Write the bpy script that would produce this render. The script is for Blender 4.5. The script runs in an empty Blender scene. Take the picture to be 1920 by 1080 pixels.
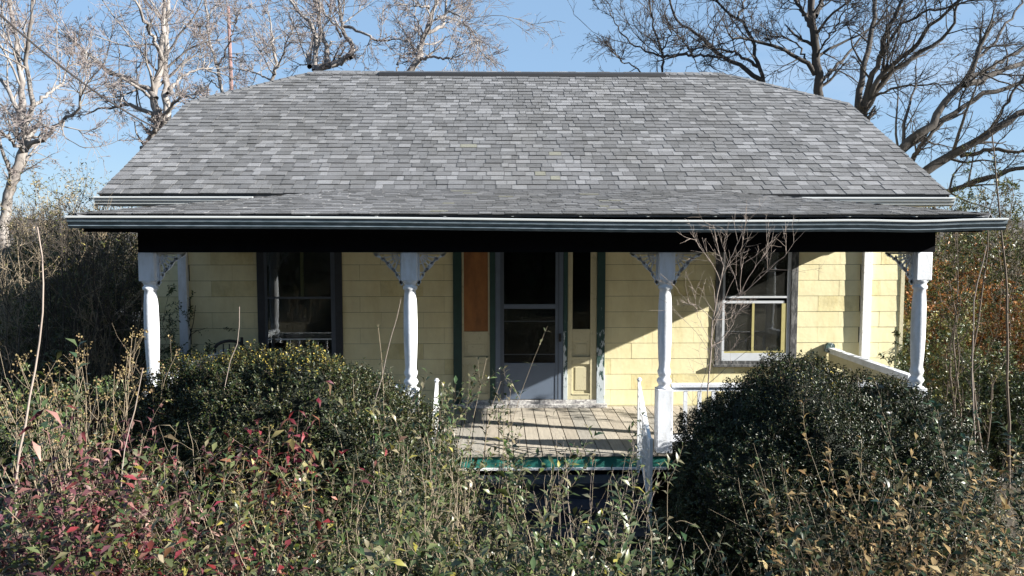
import bpy, bmesh, math, random
import numpy as np
from mathutils import Vector, Matrix
R_ = math.radians
rng = np.random.default_rng(7)
random.seed(7)
scene = bpy.context.scene
COL = scene.collection

# ------------------------------------------------------------------ camera, sky, sun, exposure
FPX, YAW, PITCH = 1400.0, R_(1.15), R_(-3.97)
CAMP = np.array([-0.446, -10.77, 3.28])
cd = bpy.data.cameras.new('camera'); cam = bpy.data.objects.new('camera', cd); COL.objects.link(cam)
cam.location = CAMP; cam.rotation_euler = (math.pi/2 + PITCH, 0, -YAW)
cd.sensor_width = 36; cd.lens = 36*FPX/1920; cd.clip_start = .05; cd.clip_end = 3000
scene.camera = cam
SUN = Vector((3.56, -1.0, 1.60)).normalized()
world = bpy.data.worlds.new('World'); scene.world = world; world.use_nodes = True
nt = world.node_tree; bg = nt.nodes['Background']
sk = nt.nodes.new('ShaderNodeTexSky'); sk.sky_type = 'NISHITA'; sk.sun_disc = False
sk.sun_elevation = math.asin(SUN.z); sk.sun_rotation = math.atan2(SUN.x, SUN.y)
sk.altitude = 200; sk.air_density = 1.0; sk.dust_density = 0.2; sk.ozone_density = 3.0
# thin pale cloud veil low over the horizon
tc = nt.nodes.new('ShaderNodeTexCoord'); mp = nt.nodes.new('ShaderNodeMapping'); mp.inputs['Scale'].default_value = (1.2, 1.2, 7)
nz = nt.nodes.new('ShaderNodeTexNoise'); nz.inputs['Scale'].default_value = 2.2; nz.inputs['Detail'].default_value = 6
cr = nt.nodes.new('ShaderNodeValToRGB'); cr.color_ramp.elements[0].position = .50; cr.color_ramp.elements[1].position = .80
cr.color_ramp.elements[1].color = (.45, .45, .45, 1)
mx = nt.nodes.new('ShaderNodeMixRGB'); mx.inputs['Color2'].default_value = (4.6, 5.3, 6.3, 1)
nt.links.new(tc.outputs['Generated'], mp.inputs['Vector']); nt.links.new(mp.outputs[0], nz.inputs['Vector'])
nt.links.new(nz.outputs['Fac'], cr.inputs['Fac']); nt.links.new(cr.outputs['Color'], mx.inputs['Fac'])
m0 = nt.nodes.new('ShaderNodeMixRGB'); m0.inputs['Fac'].default_value = .68; m0.inputs['Color2'].default_value = (2.4, 3.8, 5.7, 1)
nt.links.new(sk.outputs[0], m0.inputs['Color1']); nt.links.new(m0.outputs[0], mx.inputs['Color1']); nt.links.new(mx.outputs[0], bg.inputs['Color'])
bg.inputs['Strength'].default_value = 0.05
sl = bpy.data.lights.new('sun', 'SUN'); so = bpy.data.objects.new('sun', sl); COL.objects.link(so)
sl.energy = 5.0; sl.angle = R_(.5); sl.color = (1, .955, .87)
so.rotation_euler = SUN.to_track_quat('Z', 'Y').to_euler(); so.location = (20, -8, 12)
vs = scene.view_settings; vs.view_transform = 'Standard'; vs.look = 'None'; vs.exposure = 1.68; vs.gamma = 1; vs.use_curve_mapping = False

_f = np.array([math.sin(YAW)*math.cos(PITCH), math.cos(YAW)*math.cos(PITCH), math.sin(PITCH)])
_r = np.array([math.cos(YAW), -math.sin(YAW), 0.0]); _u = np.cross(_r, _f)
def P(u, v, d):
    """point seen at photograph pixel (u,v), d metres in front of the camera along +Y"""
    q = _r*(u-960) + _u*(540-v) + _f*FPX
    return CAMP + q*(d/q[1])
def XW(u, y=0.0, v=600): return P(u, v, y-CAMP[1])[0]
def ZW(v, y=0.0, u=960): return P(u, v, y-CAMP[1])[2]

# ------------------------------------------------------------------ materials
def mat(name, col, rough=.7, var=.15, scale=8.0, bump=0.0, col2=None, lo=.4, hi=.6, spec=.5, objspace=False, stretch=(1,1,1), metallic=0, zg=None, stain=None):
    m = bpy.data.materials.new(name); m.use_nodes = True; t = m.node_tree; b = t.nodes['Principled BSDF']
    b.inputs['Roughness'].default_value = rough; b.inputs['Metallic'].default_value = metallic
    b.inputs['Specular IOR Level'].default_value = spec
    g = t.nodes.new('ShaderNodeNewGeometry'); mpn = t.nodes.new('ShaderNodeMapping'); mpn.inputs['Scale'].default_value = stretch
    if objspace:
        tcn = t.nodes.new('ShaderNodeTexCoord'); t.links.new(tcn.outputs['Object'], mpn.inputs['Vector'])
    else: t.links.new(g.outputs['Position'], mpn.inputs['Vector'])
    n = t.nodes.new('ShaderNodeTexNoise'); n.inputs['Scale'].default_value = scale; n.inputs['Detail'].default_value = 7; n.inputs['Roughness'].default_value = .65
    t.links.new(mpn.outputs[0], n.inputs['Vector'])
    r = t.nodes.new('ShaderNodeValToRGB')
    c = np.array(col)
    c2 = np.clip(c*(1+var), 0, 1) if col2 is None else np.array(col2)
    c1 = c*(1-var) if col2 is None else c
    r.color_ramp.elements[0].position = lo if col2 is not None else .3; r.color_ramp.elements[1].position = hi if col2 is not None else .7
    r.color_ramp.elements[0].color = (*c1, 1); r.color_ramp.elements[1].color = (*c2, 1)
    fac = n.outputs['Fac']
    if zg:
        sx = t.nodes.new('ShaderNodeSeparateXYZ'); t.links.new(g.outputs['Position'], sx.inputs[0])
        m1 = t.nodes.new('ShaderNodeMath'); m1.operation = 'MULTIPLY_ADD'; m1.inputs[1].default_value = -zg[1]; m1.inputs[2].default_value = zg[0]*zg[1]
        m2 = t.nodes.new('ShaderNodeMath'); m2.operation = 'ADD'; t.links.new(sx.outputs['Z'], m1.inputs[0]); t.links.new(m1.outputs[0], m2.inputs[0]); t.links.new(fac, m2.inputs[1]); fac = m2.outputs[0]
    t.links.new(fac, r.inputs['Fac']); cout = r.outputs[0]
    if stain:   # broad weathering: (scale, stretch, darkest factor, tint)
        m3 = t.nodes.new('ShaderNodeMapping'); m3.inputs['Scale'].default_value = stain[1]; t.links.new(g.outputs['Position'], m3.inputs['Vector'])
        n3 = t.nodes.new('ShaderNodeTexNoise'); n3.inputs['Scale'].default_value = stain[0]; n3.inputs['Detail'].default_value = 8; n3.inputs['Roughness'].default_value = .7
        r3 = t.nodes.new('ShaderNodeValToRGB'); r3.color_ramp.elements[0].position = .36; r3.color_ramp.elements[1].position = .56
        r3.color_ramp.elements[0].color = (stain[2]*stain[3][0], stain[2]*stain[3][1], stain[2]*stain[3][2], 1); r3.color_ramp.elements[1].color = (1,1,1,1)
        mm = t.nodes.new('ShaderNodeMixRGB'); mm.blend_type = 'MULTIPLY'; mm.inputs['Fac'].default_value = 1
        t.links.new(m3.outputs[0], n3.inputs['Vector']); t.links.new(n3.outputs['Fac'], r3.inputs['Fac']); t.links.new(cout, mm.inputs['Color1']); t.links.new(r3.outputs[0], mm.inputs['Color2']); cout = mm.outputs[0]
    t.links.new(cout, b.inputs['Base Color'])
    if bump:
        bp = t.nodes.new('ShaderNodeBump'); bp.inputs['Strength'].default_value = bump; bp.inputs['Distance'].default_value = .01
        n2 = t.nodes.new('ShaderNodeTexNoise'); n2.inputs['Scale'].default_value = scale*6; n2.inputs['Detail'].default_value = 4
        t.links.new(mpn.outputs[0], n2.inputs['Vector']); t.links.new(n2.outputs['Fac'], bp.inputs['Height']); t.links.new(bp.outputs[0], b.inputs['Normal'])
    return m
def leafmat(name, rough=.45, trans=.25, spec=.5):
    m = bpy.data.materials.new(name); m.use_nodes = True; t = m.node_tree; b = t.nodes['Principled BSDF']
    a = t.nodes.new('ShaderNodeAttribute'); a.attribute_name = 'col'
    b.inputs['Roughness'].default_value = rough; b.inputs['Specular IOR Level'].default_value = spec
    t.links.new(a.outputs['Color'], b.inputs['Base Color'])
    tr = t.nodes.new('ShaderNodeBsdfTranslucent'); t.links.new(a.outputs['Color'], tr.inputs['Color'])
    mi = t.nodes.new('ShaderNodeMixShader'); mi.inputs[0].default_value = trans
    t.links.new(b.outputs[0], mi.inputs[1]); t.links.new(tr.outputs[0], mi.inputs[2])
    t.links.new(mi.outputs[0], t.nodes['Material Output'].inputs['Surface'])
    return m
def glassmat(name, dust=.07, tint=(.02,.022,.025)):
    m = bpy.data.materials.new(name); m.use_nodes = True; t = m.node_tree; o = t.nodes['Material Output']
    t.nodes.remove(t.nodes['Principled BSDF'])
    tr = t.nodes.new('ShaderNodeBsdfTransparent'); tr.inputs[0].default_value = (.8,.85,.85,1)
    gl = t.nodes.new('ShaderNodeBsdfGlossy'); gl.inputs['Roughness'].default_value = .015
    fr = t.nodes.new('ShaderNodeFresnel'); fr.inputs[0].default_value = 1.6 if dust > .01 else 1.33
    m1 = t.nodes.new('ShaderNodeMixShader'); t.links.new(fr.outputs[0], m1.inputs[0]); t.links.new(tr.outputs[0], m1.inputs[1]); t.links.new(gl.outputs[0], m1.inputs[2])
    df = t.nodes.new('ShaderNodeBsdfDiffuse'); df.inputs[0].default_value = (.55,.55,.5,1)
    m2 = t.nodes.new('ShaderNodeMixShader')
    n = t.nodes.new('ShaderNodeTexNoise'); n.inputs['Scale'].default_value = 4; n.inputs['Detail'].default_value = 6
    mm = t.nodes.new('ShaderNodeMath'); mm.operation = 'MULTIPLY'; mm.inputs[1].default_value = dust*2
    t.links.new(n.outputs['Fac'], mm.inputs[0]); t.links.new(mm.outputs[0], m2.inputs[0])
    t.links.new(m1.outputs[0], m2.inputs[1]); t.links.new(df.outputs[0], m2.inputs[2]); t.links.new(m2.outputs[0], o.inputs['Surface'])
    return m
M = {}
M['shingle'] = [mat('shingle_%s' % n, c, .93, .25, 90, .5, spec=.2, stain=(.9, (1,.35,.35), .84, (1,.99,.96))) for n, c in
    (('charcoal', (.118,.119,.124)), ('slate', (.140,.141,.147)), ('ash', (.160,.161,.168)), ('pale', (.208,.209,.218)), ('olive', (.20,.197,.165)))]
M['siding'] = mat('cream_siding', (.70,.64,.40), .75, .07, 3.0, .25, stain=(2.2, (1.6,1,.5), .92, (1,.97,.90)))
M['siding_lichen'] = mat('stained_siding', (.63,.565,.32), .8, .16, 5.0, .3, stain=(3, (1.4,1,.5), .86, (1,.95,.85)))
M['white'] = mat('white_paint', (.68,.71,.77), .6, .05, 6, .2, stain=(7, (1,1,.3), .80, (1,.98,.92)))
M['white_worn'] = mat('worn_white_paint', (.52,.52,.50), .7, 0, 30, .3, col2=(.80,.80,.80), lo=.32, hi=.45)
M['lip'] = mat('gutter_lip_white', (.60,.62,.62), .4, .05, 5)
M['gutter'] = mat('gutter_shade_blue', (.09,.125,.15), .45, 0, 7, .1, col2=(.16,.20,.235), stretch=(1,1,4))  # same paint as the lip; shade on the face put into the colour
M['gutter2'] = mat('gutter_cream', (.40,.42,.42), .5, .1, 5)
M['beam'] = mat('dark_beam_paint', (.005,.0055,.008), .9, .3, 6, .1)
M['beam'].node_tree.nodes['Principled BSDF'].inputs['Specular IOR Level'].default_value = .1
M['green'] = mat('dark_green_paint', (.010,.040,.034), .5, .2, 8, .15)
M['green_peel'] = mat('peeling_green_paint', (.010,.045,.040), .7, 0, 22, .5, col2=(.42,.47,.50), lo=.47, hi=.53, stretch=(1,1,.35), zg=(1.45,.22))
M['teal'] = mat('teal_fascia_paint', (.02,.16,.13), .55, .2, 9, .2)
M['navy'] = mat('navy_step_paint', (.02,.026,.04), .6, .25, 8, .2)
M['door'] = mat('slate_blue_paint', (.10,.13,.18), .5, .08, 5, .1)
M['dark_casing'] = mat('dark_window_casing', (.018,.022,.03), .6, .3, 12, .2)
M['grey_casing'] = mat('weathered_grey_casing', (.035,.037,.04), .8, 0, 25, .4, col2=(.15,.15,.15), lo=.45, hi=.62, stretch=(1,1,.3))
M['alu'] = mat('storm_frame_metal', (.50,.53,.57), .5, .08, 9)
M['alu_dark'] = mat('dark_storm_frame', (.06,.075,.10), .5, .1, 9)
M['yellow'] = mat('yellow_sash_paint', (.38,.34,.14), .6, .1, 9)
M['cream'] = mat('cream_trim_paint', (.48,.44,.29), .65, 0, 14, .3, col2=(.34,.30,.20), lo=.55, hi=.72)
M['plywood'] = mat('orange_plywood', (.17,.065,.018), .7, 0, 5, .3, col2=(.31,.125,.035), lo=.35, hi=.65, stretch=(1,1,.4))
M['plank'] = [mat('floor_board_%s' % n, c, .85, .2, 5, .4, stretch=(6,.5,1)) for n, c in (('tan', (.33,.29,.235)), ('buff', (.37,.33,.27)), ('grey', (.29,.27,.235)))]
M['sill'] = mat('weathered_sill', (.20,.19,.20), .85, 0, 30, .5, col2=(.55,.54,.52), lo=.42, hi=.58)
M['block'] = mat('foundation_block', (.10,.10,.095), .9, .2, 12, .5)
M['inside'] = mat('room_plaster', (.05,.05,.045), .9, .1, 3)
M['black'] = mat('black_metal', (.012,.011,.012), .45, .2, 8)
M['vent'] = mat('black_ridge_vent', (.012,.012,.014), .7, .2, 20)
M['glass'] = glassmat('dusty_window_glass', .03)
M['screen'] = glassmat('storm_door_glass', .006)
M['iron'] = mat('white_painted_iron', (.78,.79,.80), .5, .05, 20)
M['bark_pale'] = mat('pale_grey_bark', (.12,.105,.098), .9, 0, 3.5, .8, col2=(.31,.285,.265), lo=.35, hi=.65, stretch=(1,1,.35))
M['twig_pale'] = mat('pale_twig_bark', (.22,.185,.18), .85, .15, 3)
M['bark_dark'] = mat('dark_oak_bark', (.028,.025,.023), .95, 0, 3.5, 1, col2=(.07,.06,.054), lo=.35, hi=.65, stretch=(1,1,.3))
M['twig_dark'] = mat('dark_twig_bark', (.045,.037,.035), .9, .2, 3)
M['far_bark'] = mat('far_woods_bark', (.04,.032,.025), .9, .2, .3)
M['stem_tan'] = mat('dry_tan_stem', (.25,.20,.14), .8, .2, 6)
M['stem_brown'] = mat('brown_stem', (.10,.075,.055), .85, .2, 6)
M['stem_pink'] = mat('pinkish_bare_stem', (.27,.22,.19), .8, .15, 6)
M['stem_dark'] = mat('dark_stem', (.035,.03,.025), .9, .2, 6)
M['pole'] = mat('reddish_pole_wood', (.22,.13,.12), .85, .15, 4)
M['wire'] = mat('weathered_cable', (.045,.04,.04), .6, .1, 3)
M['soil'] = mat('soil_and_leaf_litter', (.022,.017,.011), .95, 0, 4, .8, col2=(.055,.042,.025), lo=.35, hi=.65)
M['field'] = mat('winter_field', (.06,.055,.03), .95, 0, .15, .5, col2=(.11,.09,.05), lo=.35, hi=.65)
M['gravel'] = mat('pale_gravel', (.34,.34,.35), .9, .2, 10, .5)
M['hill'] = mat('bare_wooded_hill', (.055,.045,.04), .95, 0, .12, .5, col2=(.10,.085,.07), lo=.35, hi=.65)
M['gloss'] = leafmat('glossy_leaf', .36, .05, .35)
M['boxleaf'] = leafmat('boxwood_leaf', .40, .08, .30)
M['leaf'] = leafmat('soft_leaf', .5, .15, .25)
M['dry'] = leafmat('dry_leaf', .75, .3, .2)
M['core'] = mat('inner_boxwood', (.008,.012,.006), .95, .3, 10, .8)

# ------------------------------------------------------------------ object helpers
def tag(o, label=None, cat=None, group=None, kind=None):
    if label: o['label'] = label
    if cat: o['category'] = cat
    if group: o['group'] = group
    if kind: o['kind'] = kind
    return o
def thing(name, label, cat, loc=(0,0,0), group=None):
    o = bpy.data.objects.new(name, None); COL.objects.link(o); o.location = loc; o.empty_display_size = .2
    return tag(o, label, cat, group)
def link(name, me, parent=None, loc=None, origin=None):
    o = bpy.data.objects.new(name, me); COL.objects.link(o)
    if loc is not None: o.location = loc
    if parent is not None: o.parent = parent
    return o
class MB:
    def __init__(s): s.v = []; s.f = []; s.m = []
    def add(s, vs, fs, mi=0):
        b = len(s.v); s.v += [tuple(map(float, p)) for p in vs]; s.f += [tuple(b+i for i in f) for f in fs]; s.m += [mi]*len(fs)
    def box(s, x0, x1, y0, y1, z0, z1, mi=0):
        s.add([(x0,y0,z0),(x1,y0,z0),(x1,y1,z0),(x0,y1,z0),(x0,y0,z1),(x1,y0,z1),(x1,y1,z1),(x0,y1,z1)],
              [(0,3,2,1),(4,5,6,7),(0,1,5,4),(1,2,6,5),(2,3,7,6),(3,0,4,7)], mi)
    def hexa(s, p, mi=0):
        s.add(p, [(0,3,2,1),(4,5,6,7),(0,1,5,4),(1,2,6,5),(2,3,7,6),(3,0,4,7)], mi)
    def extr(s, prof, axis, a0, a1, mi=0):
        """profile (list of 2-tuples) extruded along axis 'x' (prof=y,z) or 'y' (prof=x,z) or z (prof=x,y)"""
        n = len(prof)
        def pt(a, p): return (a,p[0],p[1]) if axis=='x' else ((p[0],a,p[1]) if axis=='y' else (p[0],p[1],a))
        s.add([pt(a0,p) for p in prof]+[pt(a1,p) for p in prof],
              [tuple(range(n))[::-1], tuple(range(n,2*n))]+[(i,(i+1)%n,n+(i+1)%n,n+i) for i in range(n)], mi)
    def lathe(s, cx, cy, prof, n=12, mi=0, ph=0):
        vs_ = []; fs = []
        for (r, z) in prof:
            for k in range(n):
                a = 2*math.pi*(k+ph)/n; vs_.append((cx+r*math.cos(a), cy+r*math.sin(a), z))
        for i in range(len(prof)-1):
            for k in range(n): fs.append((i*n+k, i*n+(k+1)%n, (i+1)*n+(k+1)%n, (i+1)*n+k))
        fs.append(tuple(range(n))[::-1]); fs.append(tuple((len(prof)-1)*n+k for k in range(n)))
        s.add(vs_, fs, mi)
    def tube(s, pts, r, n=6, mi=0):
        pts = [Vector(p) for p in pts]; rr = r if hasattr(r, '__len__') else [r]*len(pts); vs_ = []; fs = []
        for i, p in enumerate(pts):
            t = (pts[min(i+1,len(pts)-1)]-pts[max(i-1,0)]).normalized()
            a = t.cross(Vector((0,0,1)) if abs(t.z) < .9 else Vector((1,0,0))).normalized(); b = t.cross(a)
            for k in range(n):
                w = 2*math.pi*k/n; q = p+(a*math.cos(w)+b*math.sin(w))*rr[i]; vs_.append(tuple(q))
        for i in range(len(pts)-1):
            for k in range(n): fs.append((i*n+k, i*n+(k+1)%n, (i+1)*n+(k+1)%n, (i+1)*n+k))
        fs.append(tuple(range(n))[::-1]); fs.append(tuple((len(pts)-1)*n+k for k in range(n)))
        s.add(vs_, fs, mi)
    def mesh(s, name, mats, smooth=False):
        me = bpy.data.meshes.new(name); me.from_pydata(s.v, [], s.f)
        for m in (mats if isinstance(mats, list) else [mats]): me.materials.append(m)
        me.polygons.foreach_set('material_index', s.m)
        if smooth: me.polygons.foreach_set('use_smooth', [True]*len(s.f))
        bm = bmesh.new(); bm.from_mesh(me); bmesh.ops.recalc_face_normals(bm, faces=bm.faces); bm.to_mesh(me); bm.free()
        return me
    def build(s, name, mats, parent=None, loc=None, smooth=False, bevel=0):
        if loc is not None:
            s.v = [(a-loc[0], b-loc[1], c-loc[2]) for a,b,c in s.v]
        o = link(name, s.mesh(name, mats, smooth), parent, loc)
        if bevel:
            md = o.modifiers.new('bevel', 'BEVEL'); md.width = bevel; md.segments = 2; md.limit_method = 'ANGLE'
        return o
def np_mesh(name, V, F, material, cols=None, smooth=False):
    """V (n,3), F (m,k) all faces same size; cols (n,3) optional"""
    me = bpy.data.meshes.new(name); V = np.ascontiguousarray(V, dtype=np.float32); F = np.ascontiguousarray(F, dtype=np.int32)
    k = F.shape[1]
    me.vertices.add(len(V)); me.vertices.foreach_set('co', V.ravel())
    me.loops.add(F.size); me.loops.foreach_set('vertex_index', F.ravel())
    me.polygons.add(len(F)); me.polygons.foreach_set('loop_start', np.arange(0, F.size, k, dtype=np.int32))
    me.polygons.foreach_set('loop_total', np.full(len(F), k, dtype=np.int32))
    if smooth: me.polygons.foreach_set('use_smooth', np.ones(len(F), dtype=bool))
    me.update(calc_edges=True)
    if cols is not None:
        a = me.attributes.new('col', 'FLOAT_COLOR', 'POINT'); c = np.ones((len(V), 4), dtype=np.float32); c[:, :3] = cols; a.data.foreach_set('color', c.ravel())
    me.materials.append(material)
    return me

# ------------------------------------------------------------------ vectorised plants
def nrm(a): return a/np.maximum(np.linalg.norm(a, axis=-1, keepdims=True), 1e-9)
def perp(t):
    """random unit vectors perpendicular to t"""
    return nrm(np.cross(t, rng.normal(size=t.shape)))
def tubes(PP, RR, sides=3):
    """PP (N,P,3), RR (N,P) -> verts, quads"""
    N, K, _ = PP.shape
    T = np.empty_like(PP); T[:, 1:-1] = PP[:, 2:]-PP[:, :-2]; T[:, 0] = PP[:, 1]-PP[:, 0]; T[:, -1] = PP[:, -1]-PP[:, -2]; T = nrm(T)
    ref = np.where(np.abs(T[..., 2:3]) < .92, np.array([0,0,1.0]), np.array([1.0,0,0]))
    ref = np.broadcast_to(ref[:, :1], T.shape)
    A = nrm(np.cross(T, ref)); B = np.cross(T, A)
    w = 2*np.pi*np.arange(sides)/sides
    V = PP[:, :, None]+RR[:, :, None, None]*(A[:, :, None]*np.cos(w)[:, None]+B[:, :, None]*np.sin(w)[:, None])
    idx = np.arange(N*K*sides).reshape(N, K, sides); nx = np.roll(idx, -1, axis=2)
    F = np.stack([idx[:, :-1], nx[:, :-1], nx[:, 1:], idx[:, 1:]], axis=-1).reshape(-1, 4)
    return V.reshape(-1, 3), F
def join(parts):
    Vs, Fs, b = [], [], 0
    for V, F in parts:
        Vs.append(V); Fs.append(F+b); b += len(V)
    return np.concatenate(Vs), np.concatenate(Fs)
def resample(pts, n, jit=0.0):
    p = np.array(pts, float); s = np.r_[0, np.cumsum(np.linalg.norm(np.diff(p, axis=0), axis=1))]; t = np.linspace(0, s[-1], n)
    # catmull-rom like smoothing: dense linear + moving average
    td = np.linspace(0, s[-1], n*4); q = np.stack([np.interp(td, s, p[:, k]) for k in range(3)], 1)
    ker = np.ones(5)/5; qq = np.stack([np.convolve(np.pad(q[:, k], 2, mode='edge'), ker, 'valid') for k in range(3)], 1); qq[0] = p[0]; qq[-1] = p[-1]
    o = np.stack([np.interp(t, td, qq[:, k]) for k in range(3)], 1)
    if jit: o[1:-1] += rng.normal(size=(n-2, 3))*jit
    return o
def spawn(PP, RR, K, L, ang=(30,60), wander=.25, up=.1, npts=6, rf=.55, rmin=.002, t0=.25, t1=1.0, rtip=.35, lenvar=.5, plen=True, side=None):
    """K children on each parent polyline"""
    N, Q, _ = PP.shape
    t = rng.uniform(t0, t1, size=(N, K)); x = t*(Q-1); i = np.minimum(x.astype(int), Q-2); fr = (x-i)[..., None]
    n_ = np.arange(N)[:, None]
    base = PP[n_, i]*(1-fr)+PP[n_, i+1]*fr; tan = nrm(PP[n_, i+1]-PP[n_, i]); r0 = (RR[n_, i]*(1-fr[..., 0])+RR[n_, i+1]*fr[..., 0])
    base = base.reshape(-1, 3); tan = tan.reshape(-1, 3); r0 = r0.reshape(-1)
    a = np.radians(rng.uniform(*ang, size=len(base)))[:, None]
    d = nrm(tan*np.cos(a)+perp(tan)*np.sin(a)); d[:, 2] += up*.6; d = nrm(d)
    if plen:
        pl = np.linalg.norm(np.diff(PP, axis=1), axis=2).sum(1); ln = (pl[:, None]*L*(1-.45*t)).reshape(-1)
    else: ln = np.full(len(base), L)
    ln = ln*rng.uniform(1-lenvar, 1+lenvar*.6, size=len(base))
    out = np.empty((len(base), npts, 3)); out[:, 0] = base; cur = base.copy(); st = (ln/(npts-1))[:, None]
    for k in range(1, npts):
        cur = cur+d*st; out[:, k] = cur
        d = d+rng.normal(size=d.shape)*wander; d[:, 2] += up; d = nrm(d)
    rs = np.maximum(r0*rf*rng.uniform(.7, 1, size=len(base)), rmin); R = rs[:, None]*np.linspace(1, rtip, npts)[None]
    return out, np.maximum(R, rmin*.6)
def leafset(base, d, nor, L, W, cols, big=False, curl=.12, fold=.25):
    """leaf blades: base (n,3), direction d, normal nor; returns V,F,C"""
    n = len(base); d = nrm(d); s = nrm(np.cross(d, nor)); nor = np.cross(s, d)
    L = np.broadcast_to(L, n)[:, None]; W = np.broadcast_to(W, n)[:, None]
    mid = base+d*L*.5
    tip = base+d*L-nor*L*curl
    lf = mid-s*W*.5+nor*W*fold; rt = mid+s*W*.5+nor*W*fold
    if big:
        m1 = mid+nor*L*curl*.25
        V = np.stack([base, rt, tip, lf, m1], 1); F0 = np.array([[0,1,4],[1,2,4],[0,4,3],[4,2,3]])
        k = 5
    else:
        V = np.stack([base, rt, tip, lf], 1); F0 = np.array([[0,1,2],[0,2,3]]); k = 4
    F = (np.arange(n)[:, None, None]*k+F0[None]).reshape(-1, 3)
    C = np.repeat(cols, k, axis=0)
    return V.reshape(-1, 3), F, C
def palette(n, cols, w, var=.25):
    c = np.array(cols, float)[rng.choice(len(cols), size=n, p=np.array(w)/sum(w))]
    return np.clip(.60*c*(1+rng.uniform(-1.5*var, 1.6*var, size=(n, 1)))+rng.normal(size=(n, 3))*.004, .003, .9)
def along(PP, K, t0=.2, t1=1.0, pair=False):
    """sample points + tangents along polylines"""
    N, Q, _ = PP.shape; t = np.sort(rng.uniform(t0, t1, size=(N, K)), axis=1)
    if pair: t = np.linspace(t0, t1, K)[None]+rng.normal(size=(N, K))*.015; t = np.clip(t, 0, .999)
    x = t*(Q-1); i = np.minimum(x.astype(int), Q-2); fr = (x-i)[..., None]; n_ = np.arange(N)[:, None]
    return (PP[n_, i]*(1-fr)+PP[n_, i+1]*fr).reshape(-1, 3), nrm(PP[n_, i+1]-PP[n_, i]).reshape(-1, 3)
def leaves_on(PP, K, L, W, pal, w, ang=50, big=True, pair=True, t0=.25, droop=.1, var=.25, lvar=.3, curl=.15):
    """leaves in opposite pairs along twigs"""
    b, t = along(PP, K, t0, 1.0, pair)
    s = perp(t); a = math.radians(ang)
    B = np.concatenate([b, b]); T = np.concatenate([t, t]); S = np.concatenate([s, -s])
    d = nrm(T*math.cos(a)+S*math.sin(a)+rng.normal(size=B.shape)*.25); d[:, 2] -= droop
    n = nrm(T*math.sin(a)*1.0-S*math.cos(a)+np.array([0,0,.6])+rng.normal(size=B.shape)*.35)
    l = L*(1+rng.uniform(-lvar, lvar, size=len(B))); wd = W/L*l*rng.uniform(.8, 1.15, size=len(B))
    return leafset(B, d, n, l, wd, palette(len(B), pal, w, var), big, curl)
def mergeL(sets):
    V, F, C, b = [], [], [], 0
    for v, f, c in sets:
        V.append(v); F.append(f+b); C.append(c); b += len(v)
    return np.concatenate(V), np.concatenate(F), np.concatenate(C)

# ================================================================== SETTING: ground
def heightfield(name, x0, x1, y0, y1, nx, ny, fn, m):
    xs = np.linspace(x0, x1, nx); ys = np.linspace(y0, y1, ny); X, Y = np.meshgrid(xs, ys); Z = fn(X, Y)
    V = np.stack([X, Y, Z], -1).reshape(-1, 3); i = np.arange(nx*ny).reshape(ny, nx)
    F = np.stack([i[:-1,:-1], i[:-1,1:], i[1:,1:], i[1:,:-1]], -1).reshape(-1, 4)
    return link(name, np_mesh(name, V, F, m, smooth=True))
g = heightfield('ground', -900, 900, -60, 1500, 60, 60, lambda X, Y: X*0, M['field']); tag(g, kind='structure')
g = heightfield('garden_soil', -14, 14, -10, 16, 120, 110, lambda X, Y: .006+.02*np.abs(np.sin(X*3.1+Y)*np.cos(Y*2.7-X*1.3)), M['soil']); tag(g, kind='structure')
g = heightfield('gravel_drive', -34, -9, 17, 24, 60, 20, lambda X, Y: .03+0*X, M['gravel']); tag(g, kind='structure')
g = heightfield('hills', -700, 700, 180, 700, 160, 60, lambda X, Y: -2+np.clip((Y-180)/300, 0, 1)*(16+7*np.sin(X*.011+1)+4*np.sin(X*.031)+1.2*np.sin(X*.17+Y*.1)), M['hill']); tag(g, kind='structure')

# ================================================================== HOUSE
F0 = .80
house = thing('house', 'one-storey cream shingle-sided cottage with grey clipped-gable roof and full-width front porch', 'house')
HX = 5.45; EX = 5.87; EY = -.40; SL = .577; EZ = F0+3.065; RY = 4.06; RX = 4.11
def zmain(y): return EZ+SL*(y-EY)
RZ = zmain(RY); KY = 2.68; KZ = zmain(KY); BY = 2*RY-EY
# openings on the front wall (x0,x1,z0,z1) outer casing
LW = (XW(485), XW(643), F0+.58, F0+2.42); RW = (XW(1340), XW(1493), F0+.58, F0+2.42)
DR = (XW(850), XW(1133.5), F0, F0+2.46); WT = F0+2.98
# walls: front wall built round its openings
w = MB()
xs = [-HX, LW[0]+.05, LW[1]-.05, DR[0]+.05, DR[1]-.05, RW[0]+.05, RW[1]-.05, HX]
for i in (0, 2, 4, 6): w.box(xs[i], xs[i+1], 0, .16, 0, WT)
for a, b, r in ((1,2,LW),(3,4,DR),(5,6,RW)):
    w.box(xs[a], xs[b], 0, .16, r[3]-.05, WT)
    w.box(xs[a], xs[b], 0, .16, 0, r[2]+(.05 if r is not DR else 0)-.001)
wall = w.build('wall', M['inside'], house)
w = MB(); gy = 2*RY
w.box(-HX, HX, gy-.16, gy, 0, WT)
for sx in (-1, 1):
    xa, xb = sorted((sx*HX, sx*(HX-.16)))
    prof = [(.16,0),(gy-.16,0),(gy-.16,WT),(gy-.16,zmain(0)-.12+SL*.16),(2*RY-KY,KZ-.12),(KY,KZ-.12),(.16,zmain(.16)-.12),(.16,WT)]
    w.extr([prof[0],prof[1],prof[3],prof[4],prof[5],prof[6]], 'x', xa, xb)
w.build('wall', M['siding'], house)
w = MB(); w.box(-HX+.17, HX-.17, .17, gy-.17, F0-.05, F0-.01); w.box(-HX+.17, HX-.17, 2.6, 2.7, F0, WT); w.build('room_floor', M['inside'], house)
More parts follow.
